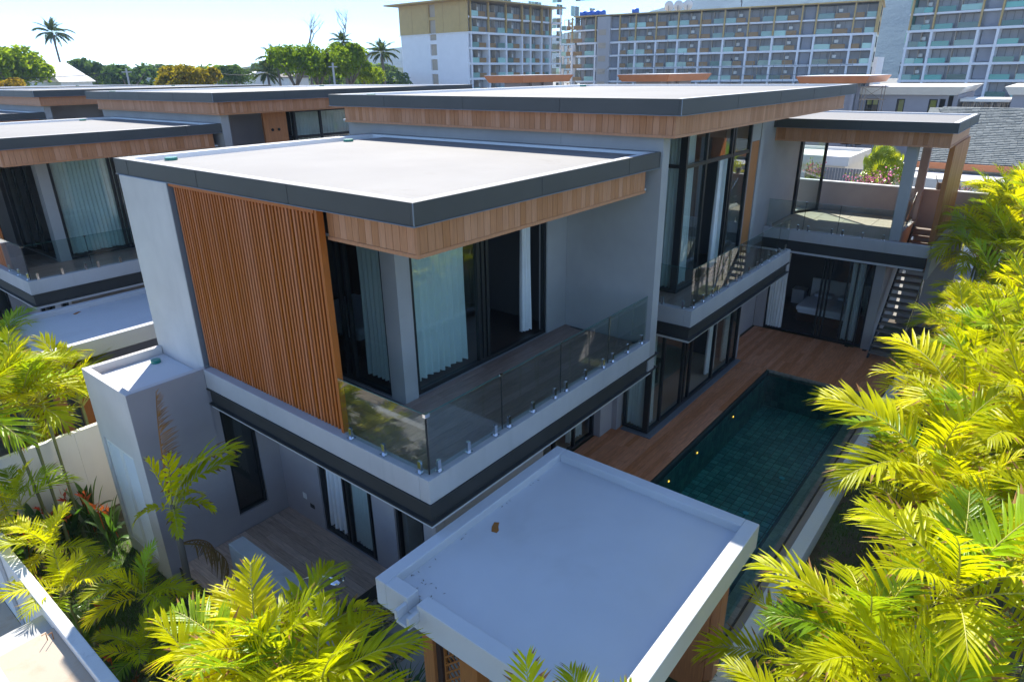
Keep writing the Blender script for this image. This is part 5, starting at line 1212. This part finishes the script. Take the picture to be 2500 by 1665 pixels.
def bougain(x, y, z, s, label, seed):
    r = random.Random(seed); T = Thing('flowering_shrub', (x, y, -.55), label, 'shrub', 'pink flowering shrubs behind the terrace parapet'); lf, fl_ = MB(), MB(); stb = MB()
    for k in range(9):
        a = r.uniform(0, 6.28); p = [Vector((x, y, z-1.6*s)), Vector((x+.25*s*math.cos(a), y+.25*s*math.sin(a), z-.6*s)), Vector((x+r.uniform(.2, .8)*s*math.cos(a), y+r.uniform(.2, .8)*s*math.sin(a), z+r.uniform(-.2, .3)*s))]
        stb.tube(p, .012, 5)
        for i in range(46):
            t = r.uniform(.3, 1); c = (p[0].lerp(p[1], t*2) if t < .5 else p[1].lerp(p[2], t*2-1))+Vector((r.gauss(0, .1), r.gauss(0, .1), r.gauss(0, .1)))*s
            b_ = fl_ if (t > .6 and r.random() < .62) else lf; q = Matrix.Rotation(r.uniform(0, 6), 3, Vector((r.uniform(-1, 1), r.uniform(-1, 1), r.uniform(-1, 1))).normalized()); n0 = len(b_.v)
            for dx, dy in ((-.05, 0), (0, -.035), (.05, 0), (0, .035)): b_.v.append(tuple(c+q @ Vector((dx, dy, 0))*s))
            b_.f.append((n0, n0+1, n0+2, n0+3))
    T.part('stem', stb, M['bark']); T.part('foliage', lf, M['leafdark']); T.part('blossom', fl_, M['pink'])
bougain(29.3, 6.15, 4.45, .9, 'leftmost full pink flowering shrub behind the terrace parapet', 1); bougain(29.3, 5.5, 4.5, 1.0, 'big pink flowering shrub just left of the grey terrace column', 2)
bougain(29.3, 5.15, 4.55, .9, 'pink flowering shrub touching the grey terrace column in the picture', 3); bougain(29.3, 7.6, 4.8, .8, 'sparse shrub seen through the terrace glass', 4); bougain(29.3, 2.42, 4.35, .5, 'single pink bloom above the parapet beside the brown wall', 5)

# low buildings, poles and wires in the distance
H = Thing('white_roofed_hall', (38, 115, -.55), 'hall with a big white pitched roof between the round tree and the distance', 'hall')
H.part('roof', MB().poly([(37.4, 116, 10.7), (40.6, 116, 10.7), (41.4, 109, 8.1), (36.7, 109, 8.1)]).poly([(37.4, 116, 10.7), (40.6, 116, 10.7), (41.4, 122, 8.1), (36.7, 122, 8.1)]), M['rim'])
H.part('wall', MB().box(37, 109.4, -.5, 41, 121.6, 8.05), M['whouse'])
for k, (x, y, z, w_, lab) in enumerate(((95, 156, 9.6, 4, 'small white roof left of the green trees'), (101, 150, 9.0, 3, 'small brown roof beside the white one in the distance'), (70, 160, 8.6, 2.5, 'tiny pale roof among the distant trees'))):
    H = Thing('distant_house', (x, y, -.55), lab, 'house', 'houses among the distant trees')
    H.part('wall', MB().box(x-w_*.9, y-3, -.5, x+w_*.9, y+3, z-1), M['whouse'])
    H.part('roof', MB().prism([(x-w_, y-3.5), (x+w_, y-3.5), (x+w_, y+3.5), (x-w_, y+3.5)], z-1, z-.8).poly([(x-w_, y-3.5, z-.8), (x+w_, y-3.5, z-.8), (x, y-3.5, z)]).poly([(x-w_, y-3.5, z-.8), (x, y-3.5, z), (x, y+3.5, z), (x-w_, y+3.5, z-.8)]).poly([(x+w_, y-3.5, z-.8), (x+w_, y+3.5, z-.8), (x, y+3.5, z), (x, y-3.5, z)]), M['rim'] if k != 1 else M['bark'])
for k, (x, y, h) in enumerate(((39.5, 94, 9.6), (49, 90, 9.4), (62.5, 96, 9.9), (52.3, 69, 9.8))):
    P_ = Thing('utility_pole', (x, y, -.55), ['concrete pole left of the orange-tinged tree', 'leaning pole just left of the orange-tinged tree', 'pole right of the orange-tinged tree', 'short pole in front of the spreading green trees'][k], 'pole', 'poles behind the roofs')
    P_.part('post', MB().tube([(x, y, -.55), (x, y, h)], .12, 8), M['concrete']); P_.part('crossarm', MB().box(x-.6, y-.04, h-.5, x+.6, y+.04, h-.38), M['concrete'])
for k, (a, c, s) in enumerate((((10, 100, 9.6), (39.5, 94, 9.2), .8), ((62.5, 96, 9.5), (49, 90, 9.0), .6), ((150, 95, 9.6), (100, 60, 9.2), 1.2))):
    pts = [Vector(a).lerp(Vector(c), t/12)-Vector((0, 0, s*4*(t/12)*(1-t/12))) for t in range(13)]
    one('overhead_wire', MB().tube(pts, .035, 5), M['black'], ['dark sagging wire across the round tree at the left edge', 'thin wire between the two poles by the orange-tinged tree', 'wire crossing in front of the long hotel left end'][k], 'wire', None, a)
# scattered distant trees, nearest ones individually
rt_ = random.Random(5); sp = sorted(((R(rt_.uniform(49, 75)), rt_.uniform(150, 330)) for k in range(58)), reverse=True)
sp = [q for q in sp if not (q[1] < 230 and 55 < math.degrees(q[0]) < 60)]
for k, (a, D) in enumerate(sp):
    x, y = D*math.cos(a), D*math.sin(a); h = rt_.uniform(8.0, 11)+D*.014
    tree(x, y, h, rt_.uniform(4, 7.5), ordw(k+1)+' tree from the left in the hazy tree belt behind the villa roofs', 'crownd', k, group='trees in the distance', cr=FC[k % 3], name='distant_tree')
def hills(name, mat, polar, seed, amp, nx=220, ny=26, depth=700, rough=1.0):
    """terrain sheet: crest heights over azimuth at a distance, rising from the plain"""
    r = random.Random(seed); b = MB(); a0, a1 = polar[0][0], polar[-1][0]
    from mathutils import noise as nz
    def crest(a):
        for (p, D0, h0), (q, D1, h1) in zip(polar, polar[1:]):
            if p <= a <= q: f = (a-p)/(q-p); f = f*f*(3-2*f); return D0+(D1-D0)*f, h0+(h1-h0)*f
    for i in range(nx+1):
        a = a0+(a1-a0)*i/nx; D, h = crest(a)
        for j in range(ny+1):
            t = j/ny; dd = D-depth*(1-t) if t <= .75 else D-depth*.25+(t-.75)*depth*1.2; f = math.sin(math.pi*.5*min(1, t/.75)) if t <= .75 else 1-((t-.75)/.25)**2
            x, y = dd*math.cos(R(a)), dd*math.sin(R(a)); e = nz.fractal(Vector((x, y, seed*31.7))*.006*rough, 1.0, 2.0, 5)*amp+nz.noise(Vector((x, y, 3))*.09*rough)*amp*.12
            b.v.append((x, y, -2+max(0, f)*(h+e)))
    for i in range(nx):
        for j in range(ny): q = i*(ny+1)+j; b.f.append((q, q+ny+1, q+ny+2, q+1))
    return struct(name, b, mat, smooth=True)
def hillmat(n_, c1, c2, s):
    m, t, b = newmat(n_); t.links.new(mixrgb(t, c1, c2, ramp(t, noise(t, s, worldpos(t), 10, .7), .38, .62)), b.inputs['Base Color']); b.inputs['Roughness'].default_value = 1
    bump(t, b, noise(t, s*2.2, worldpos(t), 8, .7), 1.0, 6); return m
hm1 = hillmat('near_hill_forest', (0.022, 0.045, 0.012), (0.065, 0.10, 0.025), .08); hm2 = hillmat('mountain_forest_haze_blue', (0.02, 0.05, 0.07), (0.05, 0.09, 0.11), .02)  # mountain colours carry painted haze blue over the forest tone
hills('low_hills', hm1, [(44, 500, 12), (52, 560, 16), (56, 620, 20), (60, 620, 15), (66, 600, 11), (72, 560, 15), (84, 560, 15)], 3, 3, depth=380, rough=2)
hills('mountain', hm2, [(-14, 1500, 330), (-2, 1500, 290), (8, 1500, 245), (14, 1500, 196), (18, 1500, 138), (23, 1500, 120), (30, 1500, 92), (36, 1500, 70), (44, 1500, 54), (52, 1500, 42), (58, 1500, 16), (66, 1500, 5)], 8, 12, depth=800)

# ------------------------------------------------------------------ air
hz = MB().box(-60, -700, -1.6, 1900, 1900, 460)
ho = link('haze', hz.mesh('haze')); ho['kind'] = 'stuff'
hmm = bpy.data.materials.new('haze_air'); hmm.use_nodes = True; t = hmm.node_tree; t.nodes.clear()
o_ = t.nodes.new('ShaderNodeOutputMaterial'); pv = t.nodes.new('ShaderNodeVolumePrincipled'); pv.inputs['Density'].default_value = 0.00034
pv.inputs['Color'].default_value = (0.55, 0.76, 1.0, 1); pv.inputs['Anisotropy'].default_value = 0.0
t.links.new(pv.outputs[0], o_.inputs['Volume']); ho.data.materials.append(hmm)
